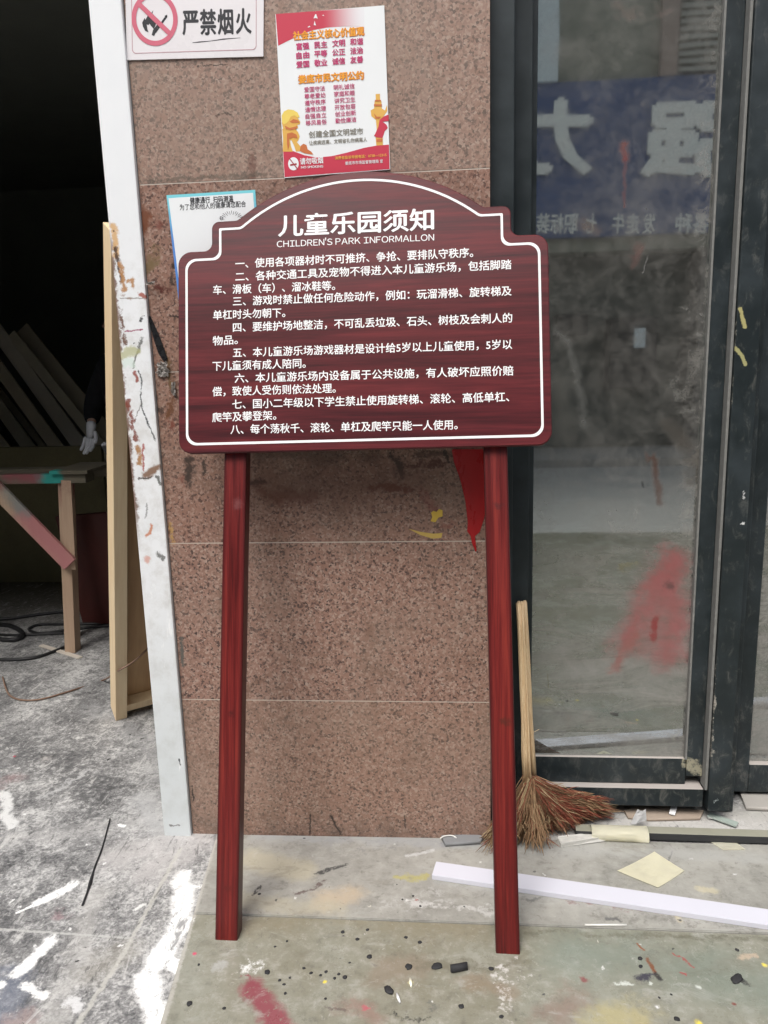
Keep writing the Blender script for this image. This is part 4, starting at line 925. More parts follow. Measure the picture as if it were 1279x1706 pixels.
# health sheet half behind the board (its code square is left out)
hq = thing('notice_sheet', W(350, 440, -0.002), 'small white sheet with blue border half hidden behind the board corner', 'notice')
bm = bmesh.new(); c4 = [LW(277.5, 325.5), LW(425, 316.5), LW(440, 512), LW(299, 512)]; flat(bm, [c4], WALL, 0.0006, 0.0012)
def blue_edge():
    m = NT('sheet_border_blue'); sp = m.n('ShaderNodeSeparateXYZ'); m.l(m.pos(), sp.inputs[0])
    return m.fin(m.mix(m.range(sp.outputs[2], W(0, 335).z, W(0, 420).z), (0.2, 0.62, 0.70), (0.09, 0.24, 0.60)), 0.4)
obj('sheet', bm, blue_edge(), hq)
bm = bmesh.new(); flat(bm, [[LW(281, 330.5), LW(421.5, 321.5), LW(436, 507), LW(303, 507)]], WALL, 0.0019, 0.0003)
obj('white_field', bm, PAPER, hq)
BLK = ink('black_ink', (0.035, 0.035, 0.04))
bm = bmesh.new()
text(bm, '健康通行  扫码测温', WALL, LW(317, 339), LW(389, 335.5), 0.0160, 0.0023, 0.0002, 0.025); text(bm, '为了您和他人的健康请您配合', WALL, LW(300, 350), LW(410, 344), 0.0155, 0.0023, 0.0002, 0.012); obj('black_text', bm, BLK, hq); bm = bmesh.new()
for k in range(15):
    a = math.pi*(0.08+0.84*k/14); c = V((386, 368)); r0, r1 = (12, 17) if k % 2 else (10, 16)
    p0 = LW(c.x+r0*math.cos(a)*1.25, c.y-r0*math.sin(a)); p1 = LW(c.x+r1*math.cos(a)*1.25, c.y-r1*math.sin(a)); flat(bm, [band([p0, p1], 0.0005)], WALL, 0.0023, 0.0002)
for cxx in (369, 409): flat(bm, [circle(LW(cxx, 364-(cxx-369)*0.06), 0.0042, 20), circle(LW(cxx, 364-(cxx-369)*0.06), 0.0030, 20)], WALL, 0.0023, 0.0002)
obj('black_print', bm, BLK, hq)

# no-open-flame plate
ns = thing('warning_sign', W(330, 95, -0.003), 'white plate with pink no-flame ring and four black characters, top left', 'sign')
bm = bmesh.new()
c4 = [LW(209, -48), LW(440, -56), LW(439, 95), LW(212, 101)]
flat(bm, [rounded([(*p, 0.002) for p in c4], 3)], WALL, 0.0006, 0.0034); obj('plate', bm, simple('plate_white', (0.76, 0.73, 0.745), 0.3, 0.03, 8, bump=0.0), ns)
PINK = ink('faded_pink', (0.60, 0.14, 0.20)); PALEPINK = ink('pale_line', (0.5, 0.27, 0.31))
o_ = [LW(219, -40), LW(428, -46), LW(427.5, 84), LW(221, 90.5)]; i_ = [LW(220, -39), LW(427, -45), LW(426.7, 83.0), LW(222, 89.5)]
bm = bmesh.new(); flat(bm, [rounded([(*p, 0.009) for p in o_]), rounded([(*p, 0.0084) for p in i_])], WALL, 0.0042, 0.0002); obj('edge_line', bm, PALEPINK, ns)
cc = LW(258.5, 33); bm = bmesh.new()
flat(bm, [circle(cc, 0.0565, 48, 0.0585), circle(cc, 0.0455, 48, 0.0475)], WALL, 0.0046, 0.0002)
d45 = V((0.72, -0.70)); flat(bm, [band([cc-d45*0.049, cc+d45*0.049], 0.0055)], WALL, 0.0049, 0.0002); obj('ban_ring', bm, PINK, ns)
def q2(x, y): return LW(200+x*0.2697, y*0.2696)
bm = bmesh.new()
flat(bm, [[q2(*p) for p in [(145, 170), (140, 145), (155, 115), (160, 128), (178, 95), (182, 108), (208, 68), (200, 100), (212, 95), (222, 130), (226, 150), (212, 185), (195, 165), (185, 150), (178, 160), (168, 155), (172, 185), (180, 205), (158, 195)]]], WALL, 0.0042, 0.0002); obj('flame_mark', bm, BLK, ns); bm = bmesh.new()
flat(bm, [band([q2(206, 224), q2(216, 196), q2(236, 160)], [0.0030, 0.0042, 0.0018])], WALL, 0.0042, 0.0002)
flat(bm, [band([q2(222, 205), q2(292, 106)], 0.0016)], WALL, 0.0042, 0.0002); flat(bm, [band([q2(236, 176), q2(280, 112)], 0.0010)], WALL, 0.0042, 0.0002)
flat(bm, [band([q2(280, 108), q2(294, 100)], 0.0018)], WALL, 0.0042, 0.0002)
obj('match_mark', bm, BLK, ns); bm = bmesh.new()
for s, x0, x1, y0, y1 in (('严', 391, 487, 207, 205), ('禁', 500, 596, 206, 204), ('烟', 609, 700, 203, 201), ('火', 720, 812, 199, 197)):
    text(bm, s, WALL, q2(x0, y0), q2(x1, y1), (q2(0, 0)-q2(0, 168)).y, 0.0042, 0.0002, 0.03)
obj('characters', bm, BLK, ns)
bm = bmesh.new(); flat(bm, [band([q2(450, 268), q2(490, 264), q2(560, 258), q2(640, 246), q2(745, 238)], [0.0005, 0.0012, 0.0005, 0.0012, 0.0003])], WALL, 0.0042, 0.0001)
obj('scuff', bm, BLK, ns)

# tape scraps on the stone and the jamb edge
def crumple(name, c, sx, sz, mat, label, cat, n=6, amp=0.006, seed=0, group=None, y0=-0.001):
    bm = bmesh.new(); rnd = random.Random(seed); vs = []
    for j in range(n+1):
        row = []
        for i in range(n+1):
            u, v_ = i/n-0.5, j/n-0.5; e = 1-0.25*rnd.random()
            row.append(bm.verts.new((c.x+u*sx*e+rnd.uniform(-1, 1)*sx*0.05, y0-0.0012-abs(rnd.gauss(0, amp)), c.z+v_*sz*e+rnd.uniform(-1, 1)*sz*0.05)))
        vs.append(row)
    for j in range(n):
        for i in range(n): bm.faces.new((vs[j][i], vs[j][i+1], vs[j+1][i+1], vs[j+1][i]))
    bmesh.ops.solidify(bm, geom=bm.faces[:], thickness=0.0005)
    return obj(name, bm, mat, label=label, cat=cat, group=group)
CLEAR = simple('clear_tape', (0.50, 0.47, 0.44), 0.12, 0.35, 60, spec=0.8)
crumple('tape_scrap', W(272, 615), 0.034, 0.04, CLEAR, 'crumpled clear tape lump stuck on the stone beside the white upright', 'tape scrap', 7, 0.007, 1)
crumple('tape_scrap', W(290, 648), 0.012, 0.04, CLEAR, 'narrow curl of clear tape hanging by the board left edge', 'tape scrap', 5, 0.005, 2)
crumple('tape_scrap', W(252, 472, -0.012), 0.024, 0.008, CLEAR, 'short torn tape end at the joint of the white upright', 'tape scrap', 5, 0.004, 3, y0=-0.0125)
bm = bmesh.new(); pts = [(249, 527), (255, 545), (262, 565), (269, 585), (276, 600)]
a = [V((*LW(*q), 0)).xy for q in pts]; flat(bm, [band(a, [0.003, 0.006, 0.0085, 0.009, 0.006])], WALL, 0.0005, 0.003)
obj('tape_strip', bm, simple('black_tape', (0.015, 0.015, 0.016), 0.3, 0.3, 50), label='black tape strip slanting down from the white upright onto the stone', cat='tape')
YEL = simple('yellow_tape', (0.62, 0.42, 0.07), 0.45, 0.2, 60)
bm = bmesh.new(); flat(bm, [[LW(*q) for q in [(718, 854), (722, 851), (727, 853), (731, 848), (737, 850), (737, 860), (730, 862), (725, 870), (717, 868), (720, 861)]]], WALL, 0.0004, 0.0016)
obj('tape_piece', bm, YEL, label='small ragged yellow tape patch on the stone under the board', cat='tape')
bm = bmesh.new(); flat(bm, [[LW(*q) for q in [(681, 881), (700, 886), (722, 889), (737, 888), (735, 896), (720, 897), (700, 891)]]], WALL, 0.0004, 0.0012)
obj('tape_piece', bm, simple('faded_yellow_tape', (0.52, 0.36, 0.1), 0.5, 0.25, 60), label='thin pointed yellow tape sliver lying along the stone joint', cat='tape')

# ------------------------------------------------------------------ broom
def straw_mat(c0, c1, tone):
    m = NT('broom_straw_'+tone); a = m.noise(45, 4, 0.7); b = m.noise(240, 3, 0.6)
    c = m.mix(b, c0, c1)
    f0 = G(925, 1375); f1 = G(985, 1345)
    c = m.stain(c, [f0+V((0, 0, 0.04)), f0+V((0.03, 0.03, 0.05))], 0.055, (0.26, 0.045, 0.03), amp=0.03, soft=0.9, k=0.8, holes=0.3)
    c = m.stain(c, [G(985, 1330, 0.05), G(940, 1310, 0.08)], 0.03, (0.25, 0.055, 0.04), amp=0.03, soft=0.9, k=0.7)
    c = m.mix(m.range(a, 0.5, 0.75, 0, 0.5), c, (0.07, 0.05, 0.035))
    return m.fin(c, 0.8, 0.25)
STALK, sc_ = wood('broom_stalk', (0.78, 0.63, 0.40), (0.50, 0.30, 0.15), (0.03, -0.06, 1), 1.0, k=(2, 220)); STALK.fin(sc_, 0.55); STALK = STALK.m
br = thing('broom', G(880, 1390), 'straw hand broom with red-stained bristles, upright behind the right post', 'broom')
top = P(869, 1004, y=0.085); neck = P(883, 1300, y=0.045)
rnd = random.Random(3); bm = bmesh.new()
ax = (neck-top).normalized(); ex = (V((1, 0, 0))-ax*ax.x).normalized(); ey = ax.cross(ex)
for k in range(22):
    a = rnd.uniform(0, 6.28); r = math.sqrt(rnd.random())*0.0155; o1 = ex*(math.cos(a)*r)+ey*(math.sin(a)*r)
    t0 = top+o1*0.95+ax*rnd.uniform(-0.004, 0.006); pts = [t0]
    for j in range(1, 7): pts.append(top.lerp(neck, j/6) + o1*(1+0.35*(j/6)**2) + V((rnd.gauss(0, 0.0007), rnd.gauss(0, 0.0007), 0)))
    tube(bm, pts, rnd.uniform(0.003, 0.0048), 6)
obj('handle', bm, STALK, br)
bm = bmesh.new()
def fan(kind):
    """where a bunch of bristles ends on or over the ground"""
    if kind == 0:
        t = rnd.random()**0.95; d = rnd.random()
        e = G(862+t*160, 1408-t*54+rnd.uniform(-14, 7+26*t*(1-t)), 0.004)
        return e + V((0.01*d, 0.05*d*(0.4+0.6*t), (0.01+0.05*t)*d*d + 0.012*t*rnd.random())), t
    if kind == 1:
        t = rnd.random(); return G(862+t*64, 1398+t*28+rnd.uniform(-6, 6), 0.004), 0.1
    t = rnd.random(); return G(800+t*42, 1402+rnd.uniform(-12, 27)*(1-t), 0.004), 0.0
for bun in range(170):
    kind = 0 if bun < 142 else 1 if bun < 153 else 2
    e0, t = fan(kind); sag = 0.02+0.05*t
    a = rnd.uniform(0, 6.28); r = math.sqrt(rnd.random())*0.019
    s0 = neck+ex*(math.cos(a)*r)+ey*(math.sin(a)*r)
    jb = V((rnd.gauss(0, 0.010), rnd.gauss(0, 0.008), rnd.gauss(0, 0.006))); mb = rnd.choice((0, 1, 1, 3, 3, 3) if t > 0.18 else (0, 1, 1, 2, 2, 3 if kind == 2 else 1))
    for k in range(15):
        e = e0+V((rnd.gauss(0, 0.008), rnd.gauss(0, 0.008), abs(rnd.gauss(0, 0.004)))); e.z = max(e.z, 0.003)
        if e.y > 0.1 and e.x > 0.22: e.y = min(e.y, 0.115)
        s_ = s0+V((rnd.gauss(0, 0.0025), rnd.gauss(0, 0.0025), 0))+ax*rnd.uniform(-0.015, 0.03)
        mi = mb if rnd.random() < 0.7 else rnd.choice((0, 1, 2, 3)); pts = [s_]; L = rnd.uniform(0.78, 1.06)
        for j in range(1, 8):
            f = j/7*L; p = s_.lerp(e, f) + V((0, -0.018*math.sin(f*math.pi), (0.012-0.14*sag)*math.sin(f*math.pi)))
            p += V((rnd.gauss(0, 0.0034), rnd.gauss(0, 0.003), rnd.gauss(0, 0.0034)))*min(1, f*1.5) + jb*f
            p.z = max(p.z, 0.002); pts.append(p)
        rr = rnd.uniform(0.75, 1.3)
        tube(bm, pts, [x*rr for x in (0.0013, 0.0012, 0.0011, 0.0010, 0.0009, 0.0009, 0.0008, 0.0004)], 3, cap=False, mi=mi)
        if rnd.random() < 0.75:      # branching seed-head twigs towards the tip
            for _ in range(2):
                q = pts[rnd.choice((3, 4, 5, 6))]; tip = q + (pts[7]-pts[5])*rnd.uniform(0.3, 0.8) + V((rnd.gauss(0, 0.010), rnd.gauss(0, 0.008), rnd.gauss(0, 0.008))); tip.z = max(tip.z, 0.002)
                tube(bm, [q, q.lerp(tip, 0.5)+V((rnd.gauss(0, 0.002), 0, 0.001)), tip], [0.0008, 0.0014, 0.0004], 3, cap=False, mi=mi)
BRI = [straw_mat((0.10, 0.055, 0.03), (0.26, 0.15, 0.08), 'a'), straw_mat((0.24, 0.14, 0.075), (0.46, 0.30, 0.17), 'b'), straw_mat((0.40, 0.29, 0.16), (0.62, 0.48, 0.29), 'c'), straw_mat((0.17, 0.045, 0.028), (0.40, 0.13, 0.08), 'd')]
obj('bristles', bm, BRI, br, recalc=False)
for (u0, v0, u1, v1) in ((874, 1097, 880, 1095), (872, 1115, 884, 1107), (874, 1168, 884, 1160), (875, 1228, 898, 1215)):
    bm = bmesh.new(); tube(bm, [P(u0, v0, y=0.06), P((u0+u1)/2, (v0+v1)/2-0.5, y=0.055), P(u1, v1, y=0.05)], 0.0006, 4); obj('stray_straw', bm, STALK, br)

# ------------------------------------------------------------------ litter on the ground in front
def sheet(name, px, z, mat, label, cat, th=0.0006, curl=0.0, group=None):
    bm = bmesh.new(); c = [G(*q, z) for q in px]; vs = grid(bm, c, 6)
    for j, r in enumerate(vs):
        for i, v in enumerate(r): v.co.z += curl*((i/6-0.5)**2*2 + (j/6-0.5)**2*0.7)
    bmesh.ops.solidify(bm, geom=bm.faces[:], thickness=-th)
    return obj(name, bm, mat, label=label, cat=cat, group=group)
CREAM = simple('cream_paper', (0.90, 0.87, 0.70), 0.65, 0.05, 12, bump=0.03)
sheet('paper_note', [(1028, 1452), (1090, 1420), (1140, 1452), (1096, 1480)], 0.0012, CREAM, 'square cream note lying diagonally on the slab behind the white strip', 'paper note', curl=0.004)
sheet('paper_scrap', [(1178, 1399), (1222, 1400), (1242, 1415), (1205, 1416)], 0.0015, CREAM, 'cream paper corner poking out under the dark bar', 'paper scrap')
WPL = simple('white_plastic', (0.64, 0.64, 0.71), 0.4, 0.03, 10, bump=0.03)
bm = bmesh.new(); a = G(727, 1441, 0.0); b = G(1279, 1521, 0.0); b = a+(b-a)*1.6
d = (b-a).normalized(); s = V((-d.y, d.x, 0)); wv = (G(730, 1470)-G(727, 1441)).dot(s)*-1
Mx = Matrix(((d.x, s.x, 0, a.x), (d.y, s.y, 0, a.y), (0, 0, 1, 0), (0, 0, 0, 1)))
flatpts = [(-0.0, 0.001), (0.0, 0.001)]
for lo, hi in (((0, -0.060, 0.012), ((b-a).length, -0.006, 0.014)), ((0, -0.062, 0.0005), ((b-a).length, -0.0602, 0.0135)), ((0, -0.0058, 0.0005), ((b-a).length, -0.004, 0.0135))): box(bm, lo, hi, 0.0007, Mx)
obj('plastic_strip', bm, WPL, label='long white plastic trim strip lying across the slabs behind the right post', cat='trim strip')
BARM = simple('dark_bar', (0.10, 0.10, 0.085), 0.5, 0.25, 15)
bm = bmesh.new(); beam(bm, G(958, 1384, 0.013), G(1330, 1396, 0.013), 0.034, 0.022, V((0, 1, 0)), 0.002)
def bar_mat():
    m = NT('bar_dusty_top'); n_ = m.n('ShaderNodeNewGeometry'); s_ = m.n('ShaderNodeSeparateXYZ'); m.l(n_.outputs['Normal'], s_.inputs[0])
    return m.fin(m.mix(m.range(s_.outputs[2], 0.4, 0.9), (0.03, 0.031, 0.033), m.mix(m.noise(20, 5), (0.25, 0.25, 0.19), (0.34, 0.33, 0.27))), 0.6)
obj('metal_bar', bm, bar_mat(), label='long dark metal bar with dusty top on the ground below the glass door', cat='metal bar')
# paper wrapped on the bar
bm = bmesh.new(); A = G(984, 1388, 0.013); B = G(1078, 1391, 0.013); D = (B-A).normalized(); Sd = V((-D.y, D.x, 0)); prof = []
for k in range(19):
    a_ = -0.9+5.0*k/18; prof.append((math.cos(a_)*0.026, 0.0145+math.sin(a_)*0.021))
ra = [[bm.verts.new(A+D*((B-A).length*j/4)+Sd*p[0]*(1-0.12*(1-j/4))+V((0, 0, max(0.0012, p[1])-A.z))) for p in prof] for j in range(5)]
for r0, r1 in zip(ra, ra[1:]):
    for k in range(18): bm.faces.new((r0[k], r0[k+1], r1[k+1], r1[k])).smooth = True
bmesh.ops.solidify(bm, geom=bm.faces[:], thickness=0.0005)
obj('paper_wrap', bm, CREAM, label='cream paper sheet curled round the end of the dark bar', cat='paper')
crumple_m = simple('white_paper', (0.78, 0.78, 0.78), 0.7, 0.05, 20)
bm = bmesh.new(); c = [P(1050, 1371, y=0.07), P(1077, 1368, y=0.07), P(1076, 1350, y=0.075), P(1062, 1348, y=0.085)]
vs = grid(bm, c, 3)
for r in vs:
    for v in r: v.co += V((0, rnd.gauss(0, 0.003), rnd.gauss(0, 0.003)))
bmesh.ops.solidify(bm, geom=bm.faces[:], thickness=0.0006)
obj('paper_scrap', bm, crumple_m, label='torn white paper tip standing up behind the cream wrap', cat='paper scrap')
bm = bmesh.new(); beam(bm, G(932, 1404, 0.006), G(1020, 1391, 0.008), 0.030, 0.014, V((0, 1, 0)), 0.003)
for v in bm.verts: v.co += V((rnd.gauss(0, 0.0015), rnd.gauss(0, 0.002), rnd.gauss(0, 0.001)))
obj('wood_scrap', bm, simple('weathered_wood', (0.58, 0.57, 0.53), 0.85, 0.4, 30, (1, 6, 6), bump=0.6, fine=120), label='grey weathered wood stick lying at the broom tip', cat='wood scrap')
bm = bmesh.new(); beam(bm, G(1119, 1357, 0.010), G(1124, 1340, 0.018), 0.017, 0.004, V((1, 0, 0)), 0.001)
obj('wood_chip', bm, crumple_m, label='small white chip leaning below the door bottom rail', cat='wood chip')
bm = bmesh.new(); beam(bm, G(1180, 1357, 0.004), G(1228, 1374, 0.004), 0.022, 0.006, V((0, 1, 0)), 0.001)
obj('glass_strip', bm, simple('green_glass_edge', (0.36, 0.42, 0.38), 0.2, 0.15, 20, spec=0.7), label='pale green glass strip on the ground right of the door post', cat='glass strip')
bm = bmesh.new(); flat(bm, [[V((G(*q).x, G(*q).y)) for q in [(1232, 1323), (1330, 1325), (1340, 1352), (1243, 1348)]]], Matrix.Translation((0, 0, 0.0)), -0.004, 0.012)
obj('tile_offcut', bm, simple('tile_grey', (0.42, 0.40, 0.37), 0.6, 0.15, 12), label='broken pale floor tile on the ground at the far right by the doors', cat='broken tile')
bm = bmesh.new(); flat(bm, [[V((G(*q).x, G(*q).y)) for q in [(1040, 1352), (1075, 1341), (1085, 1338), (1120, 1346), (1172, 1352), (1166, 1364), (1080, 1366), (1046, 1362)]]], Matrix.Translation((0, 0, 0.0)), -0.005, 0.009)
obj('board_scrap', bm, simple('brown_board', (0.37, 0.3, 0.24), 0.8, 0.25, 14), label='thin tan board scrap lying under the glass door', cat='board scrap')
bm = bmesh.new(); flat(bm, [[V((G(*q).x, G(*q).y)) for q in [(735, 1398), (795, 1396), (805, 1400), (800, 1407), (742, 1411)]]], Matrix.Translation((0, 0, 0.0)), 0.0004, 0.012)
obj('stone_offcut', bm, simple('stone_grey', (0.22, 0.225, 0.23), 0.6, 0.2, 16), label='grey stone offcut against the pillar foot left of the broom', cat='stone offcut')
WIRE = simple('white_wire', (0.75, 0.74, 0.7), 0.5, 0.1, 20)
bm = bmesh.new(); tube(bm, smooth_path([G(733, 1397, 0.013), G(740, 1393, 0.016), G(752, 1392, 0.016), G(760, 1396, 0.014)], 5), 0.0018, 6)
obj('wire_bit', bm, WIRE, label='bent white wire bit on the grey stone offcut', cat='wire')
bm = bmesh.new(); tube(bm, smooth_path([G(1030+x*0.7, 1352+x*0.05, 0.003) for x in (214, 222, 230)], 3), 0.001, 5)
obj('wire_bit', bm, WIRE, label='tiny white straw on the ground beside the door post foot', cat='wire')
bm = bmesh.new(); tube(bm, [G(974, 1541, 0.003), G(1010, 1541, 0.003), G(1044, 1541, 0.003)], 0.0025, 6)
obj('plastic_stick', bm, WIRE, label='thin white stick lying on the seam between the two slabs', cat='stick')
TWIG = simple('black_twig', (0.025, 0.025, 0.027), 0.6, 0.3, 60)
bm = bmesh.new(); tube(bm, smooth_path([G(183, 1364, -0.002), G(170, 1412, -0.0035), G(157, 1446, -0.003), G(148, 1478, -0.0035), G(137, 1508, -0.003)], 4), [0.002]*5+[0.0026]*5+[0.004, 0.005, 0.004]+[0.003]*4, 6)
obj('twig', bm, TWIG, label='thin black twig lying on the stained floor left of the posts', cat='twig')
# dried paint lumps on the front slab
LUMP = simple('dried_black_paint', (0.028, 0.028, 0.03), 0.75, 0.4, 150)
def lump(px, py, r, k, name, label, cat, group=None, mat=LUMP, el=1.0):
    bm = bmesh.new(); bmesh.ops.create_icosphere(bm, subdivisions=2, radius=1.0); c = G(px, py, -0.001)
    for v in bm.verts:
        n_ = noise.noise(v.co*1.3+V((k*7.1, k*3.3, 0)))*0.45+1
        v.co = V((v.co.x*r*n_*el, v.co.y*r*n_, max(-0.2, v.co.z)*r*0.32*n_))
    z0 = min(v.co.z for v in bm.verts)
    bmesh.ops.transform(bm, matrix=Matrix.Translation((c.x, c.y, -0.001-z0)) @ Matrix.Rotation(k*1.7, 4, 'Z'), verts=bm.verts)
    for f in bm.faces: f.smooth = True
    return obj(name, bm, mat, label=label, cat=cat, group=group)
fl = [(571, 1553, 4), (595, 1565, 4), (612, 1549, 3.5), (615, 1594, 5.5), (676, 1562, 3.5), (699, 1570, 4), (445, 1620, 5.5), (478, 1568, 2.5), (458, 1577, 2.5), (506, 1613, 3.2), (518, 1621, 3.2), (534, 1625, 2.8), (543, 1619, 3.4), (557, 1630, 3), (564, 1623, 3), (574, 1628, 4.5),
      (483, 1629, 2.6), (466, 1633, 3), (473, 1640, 3), (475, 1655, 3), (542, 1664, 2.5), (316, 1672, 5.5), (373, 1680, 3.5), (768, 1677, 5), (835, 1694, 4), (661, 1474, 2.5), (688, 1493, 3.2), (670, 1499, 3), (773, 1511, 3), (432, 1490, 4), (1066, 1597, 4.5), (1067, 1610, 4), (1228, 1583, 4), (1128, 1698, 5), (700, 1510, 3.5),
      (331, 1607, 2.6), (582, 1604, 2.4), (1118, 1657, 2.2), (1098, 1662, 2.2), (818, 1614, 5)]
for k, (u, v, r) in enumerate(fl):
    lump(u, v, r/640*0.78, k, 'paint_fleck', 'small black dried paint fleck stuck on the pale slabs before the notice board', 'paint fleck', 'black paint flecks on the slabs')
lump(728, 1610, 0.010, 52, 'paint_lump', 'oval black lump on the slab just left of the rubber plug', 'paint lump', el=1.4)
lump(648, 1650, 0.009, 53, 'paint_lump', 'black lump beside a white splinter in the middle of the front slab', 'paint lump', el=1.5)
lump(1228, 1632, 0.011, 54, 'paint_lump', 'flattened black lump at the far right of the front slab', 'paint lump', el=1.6)
lump(680, 1611, 0.0085, 55, 'paint_lump', 'round brownish paint lump on the front slab, left of the oval lump', 'paint lump')
bm = bmesh.new(); tube(bm, [G(751, 1614, 0.006), G(765, 1612, 0.006), G(778, 1609, 0.006)], 0.0085, 8)
for v in bm.verts: v.co += V((rnd.gauss(0, 0.001), rnd.gauss(0, 0.001), 0)); v.co.z = max(v.co.z, -0.001)
obj('rubber_plug', bm, LUMP, label='black rubber plug lying by the right post foot', cat='plug')
bm = bmesh.new(); tube(bm, [G(661, 1655, 0.002), G(663, 1662, 0.003), G(666, 1670, 0.002)], [0.002, 0.0035, 0.002], 6)
obj('splinter', bm, crumple_m, label='tiny white splinter next to a black lump on the front slab', cat='splinter')
bm = bmesh.new(); tube(bm, [G(683, 1630, 0.002), G(684, 1637, 0.003), G(685, 1644, 0.002)], [0.002, 0.004, 0.002], 6)
obj('splinter', bm, CREAM, label='tiny cream splinter on the front slab below the oval lump', cat='splinter')

# ------------------------------------------------------------------ inside the doorway
A0 = V((-1.322, 0.765, -0.006)); B0 = P(190.5, 372, y=0.075); AX = (B0-A0).normalized()
PINE, pc = wood('pine', (0.86, 0.70, 0.47), (0.70, 0.50, 0.28), tuple(AX), 1.0, k=(2.2, 38)); PINE.fin(pc, 0.55); PINE = PINE.m
PINE2, pc = wood('pine_inner', (0.52, 0.34, 0.18), (0.36, 0.2, 0.09), tuple(AX), 1.0, k=(2.2, 30)); PINE2.fin(pc, 0.6); PINE2 = PINE2.m
tf = thing('timber_frame', A0, 'new pale pine frame leaning inside the doorway against the white upright', 'timber frame')
# section: narrow light edge towards the street, wider face turned to the right
s1 = V((0.80, 0.60, 0)); s1 = (s1-AX*AX.dot(s1)).normalized(); s2 = AX.cross(s1)
if s2.y > 0: s2 = -s2                  # s2 points to the street side
FM = Matrix(((s1.x, s2.x, AX.x, A0.x), (s1.y, s2.y, AX.y, A0.y), (s1.z, s2.z, AX.z, A0.z), (0, 0, 0, 1)))
LF = (B0-A0).length
def fbox(name, lo, hi, mat, bev=0.002):
    bm = bmesh.new(); box(bm, lo, hi, bev, FM); return obj(name, bm, mat, tf)
fbox('stile', (-0.022, -0.035, 0.03), (0.022, 0.045, LF), PINE)
fbox('panel', (0.0225, -0.030, 0.03), (0.24, -0.018, LF-0.05), PINE2)
fbox('bottom_rail', (0.0225, -0.0175, 0.05), (0.24, 0.030, 0.085), PINE)
fbox('far_stile', (0.2405, -0.035, 0.06), (0.27, 0.04, LF-0.05), PINE)
low = min((tf.matrix_basis.translation + v.co).z for o in tf.children for v in o.data.vertices)
tf.location.z += -0.006-low

# trestle bench
YB = 1.44
def paint_wood(name, stains, base=((0.52, 0.38, 0.27), (0.38, 0.25, 0.17)), axis=(0, 0, 1)):
    m, c = wood(name, base[0], base[1], axis, 1.0, k=(2, 40))
    for pts, r, col, k in stains: c = m.stain(c, pts, r, col, **k)
    return m.fin(c, 0.7, 0.3)
LEGM = paint_wood('bench_leg_timber', [([P(115, 790, y=YB), P(118, 812, y=YB)], 0.05, (0.16, 0.045, 0.05), dict(amp=0.02, soft=0.9, k=0.9)), ([P(110, 830, y=YB)], 0.04, (0.34, 0.15, 0.13), dict(amp=0.02, soft=0.9, k=0.7))])
BRCM = paint_wood('bench_brace_timber', [([P(50, 862, y=YB-0.07), P(114, 938, y=YB-0.07)], 0.09, (0.46, 0.18, 0.19), dict(amp=0.03, soft=0.9, k=0.9)), ([P(16, 812, y=YB-0.07), P(38, 842, y=YB-0.07)], 0.06, (0.2, 0.24, 0.23), dict(amp=0.03, soft=0.9, k=0.8)), ([P(-8, 798, y=YB-0.07)], 0.06, (0.2, 0.05, 0.07), dict(amp=0.03, soft=0.9, k=0.8))])
TOPM = paint_wood('bench_top_timber', [([P(70, 788, y=YB-0.06), P(86, 795, y=YB-0.06)], 0.055, (0.02, 0.3, 0.26), dict(amp=0.012, k=0.9)), ([P(14, 790, y=YB-0.06), P(55, 793, y=YB-0.06)], 0.05, (0.26, 0.06, 0.08), dict(amp=0.02, soft=0.9, k=0.8)), ([P(0, 781, y=YB), P(16, 781, y=YB)], 0.006, (0.7, 0.7, 0.66), dict(amp=0.006))], axis=(1, 0, 0), base=((0.17, 0.15, 0.11), (0.09, 0.08, 0.055)))
tb = thing('workbench', V((-2.3, YB+0.3, -0.006)), 'paint-smeared wooden trestle bench with diagonal brace in the dark doorway', 'workbench')
p0 = P(110, 803, y=YB); p1 = P(121, 1081, y=YB); p1.z = -0.004
bm = bmesh.new(); beam(bm, p1, p0, 0.052, 0.06, V((1, 0, 0)), 0.002); obj('leg', bm, LEGM, tb)
bm = bmesh.new(); a = P(119, 948, y=YB-0.042); b = P(111, 800, y=YB-0.042); beam(bm, a, b, 0.048, 0.018, V((1, 0, 0)), 0.002); obj('leg_cleat', bm, LEGM, tb)
bm = bmesh.new(); a = P(117, 940, y=YB-0.065); b = P(-30, 790, y=YB-0.065); beam(bm, a, b, 0.075, 0.02, V((0.7, 0, 0.7)), 0.002); obj('brace', bm, BRCM, tb)
zt = P(110, 803, y=YB).z; xr = P(150, 790, y=YB).x
bm = bmesh.new(); box(bm, (-3.4, YB-0.05, zt+0.001), (xr, YB+0.04, zt+0.045), 0.003); obj('top_rail', bm, TOPM, tb); bm = bmesh.new(); box(bm, (-3.4, YB+0.14, zt+0.001), (xr+0.02, YB+0.22, zt+0.045), 0.003); obj('top_rail', bm, TOPM, tb)
bm = bmesh.new(); box(bm, (xr-0.16, YB-0.07, zt+0.046), (xr+0.02, YB+0.24, zt+0.062), 0.002); obj('top_board', bm, TOPM, tb)
bm = bmesh.new(); beam(bm, V((P(119, 1040, y=YB+0.18).x, YB+0.18, -0.004)), V((P(112, 810, y=YB+0.18).x, YB+0.18, zt)), 0.045, 0.06, V((1, 0, 0)), 0.002); obj('leg', bm, LEGM, tb)
for yy in (YB, YB+0.20):
    bm = bmesh.new(); beam(bm, V((-3.3, yy, -0.004)), V((-3.3, yy, zt)), 0.055, 0.06, V((1, 0, 0)), 0.002); obj('leg', bm, LEGM, tb)

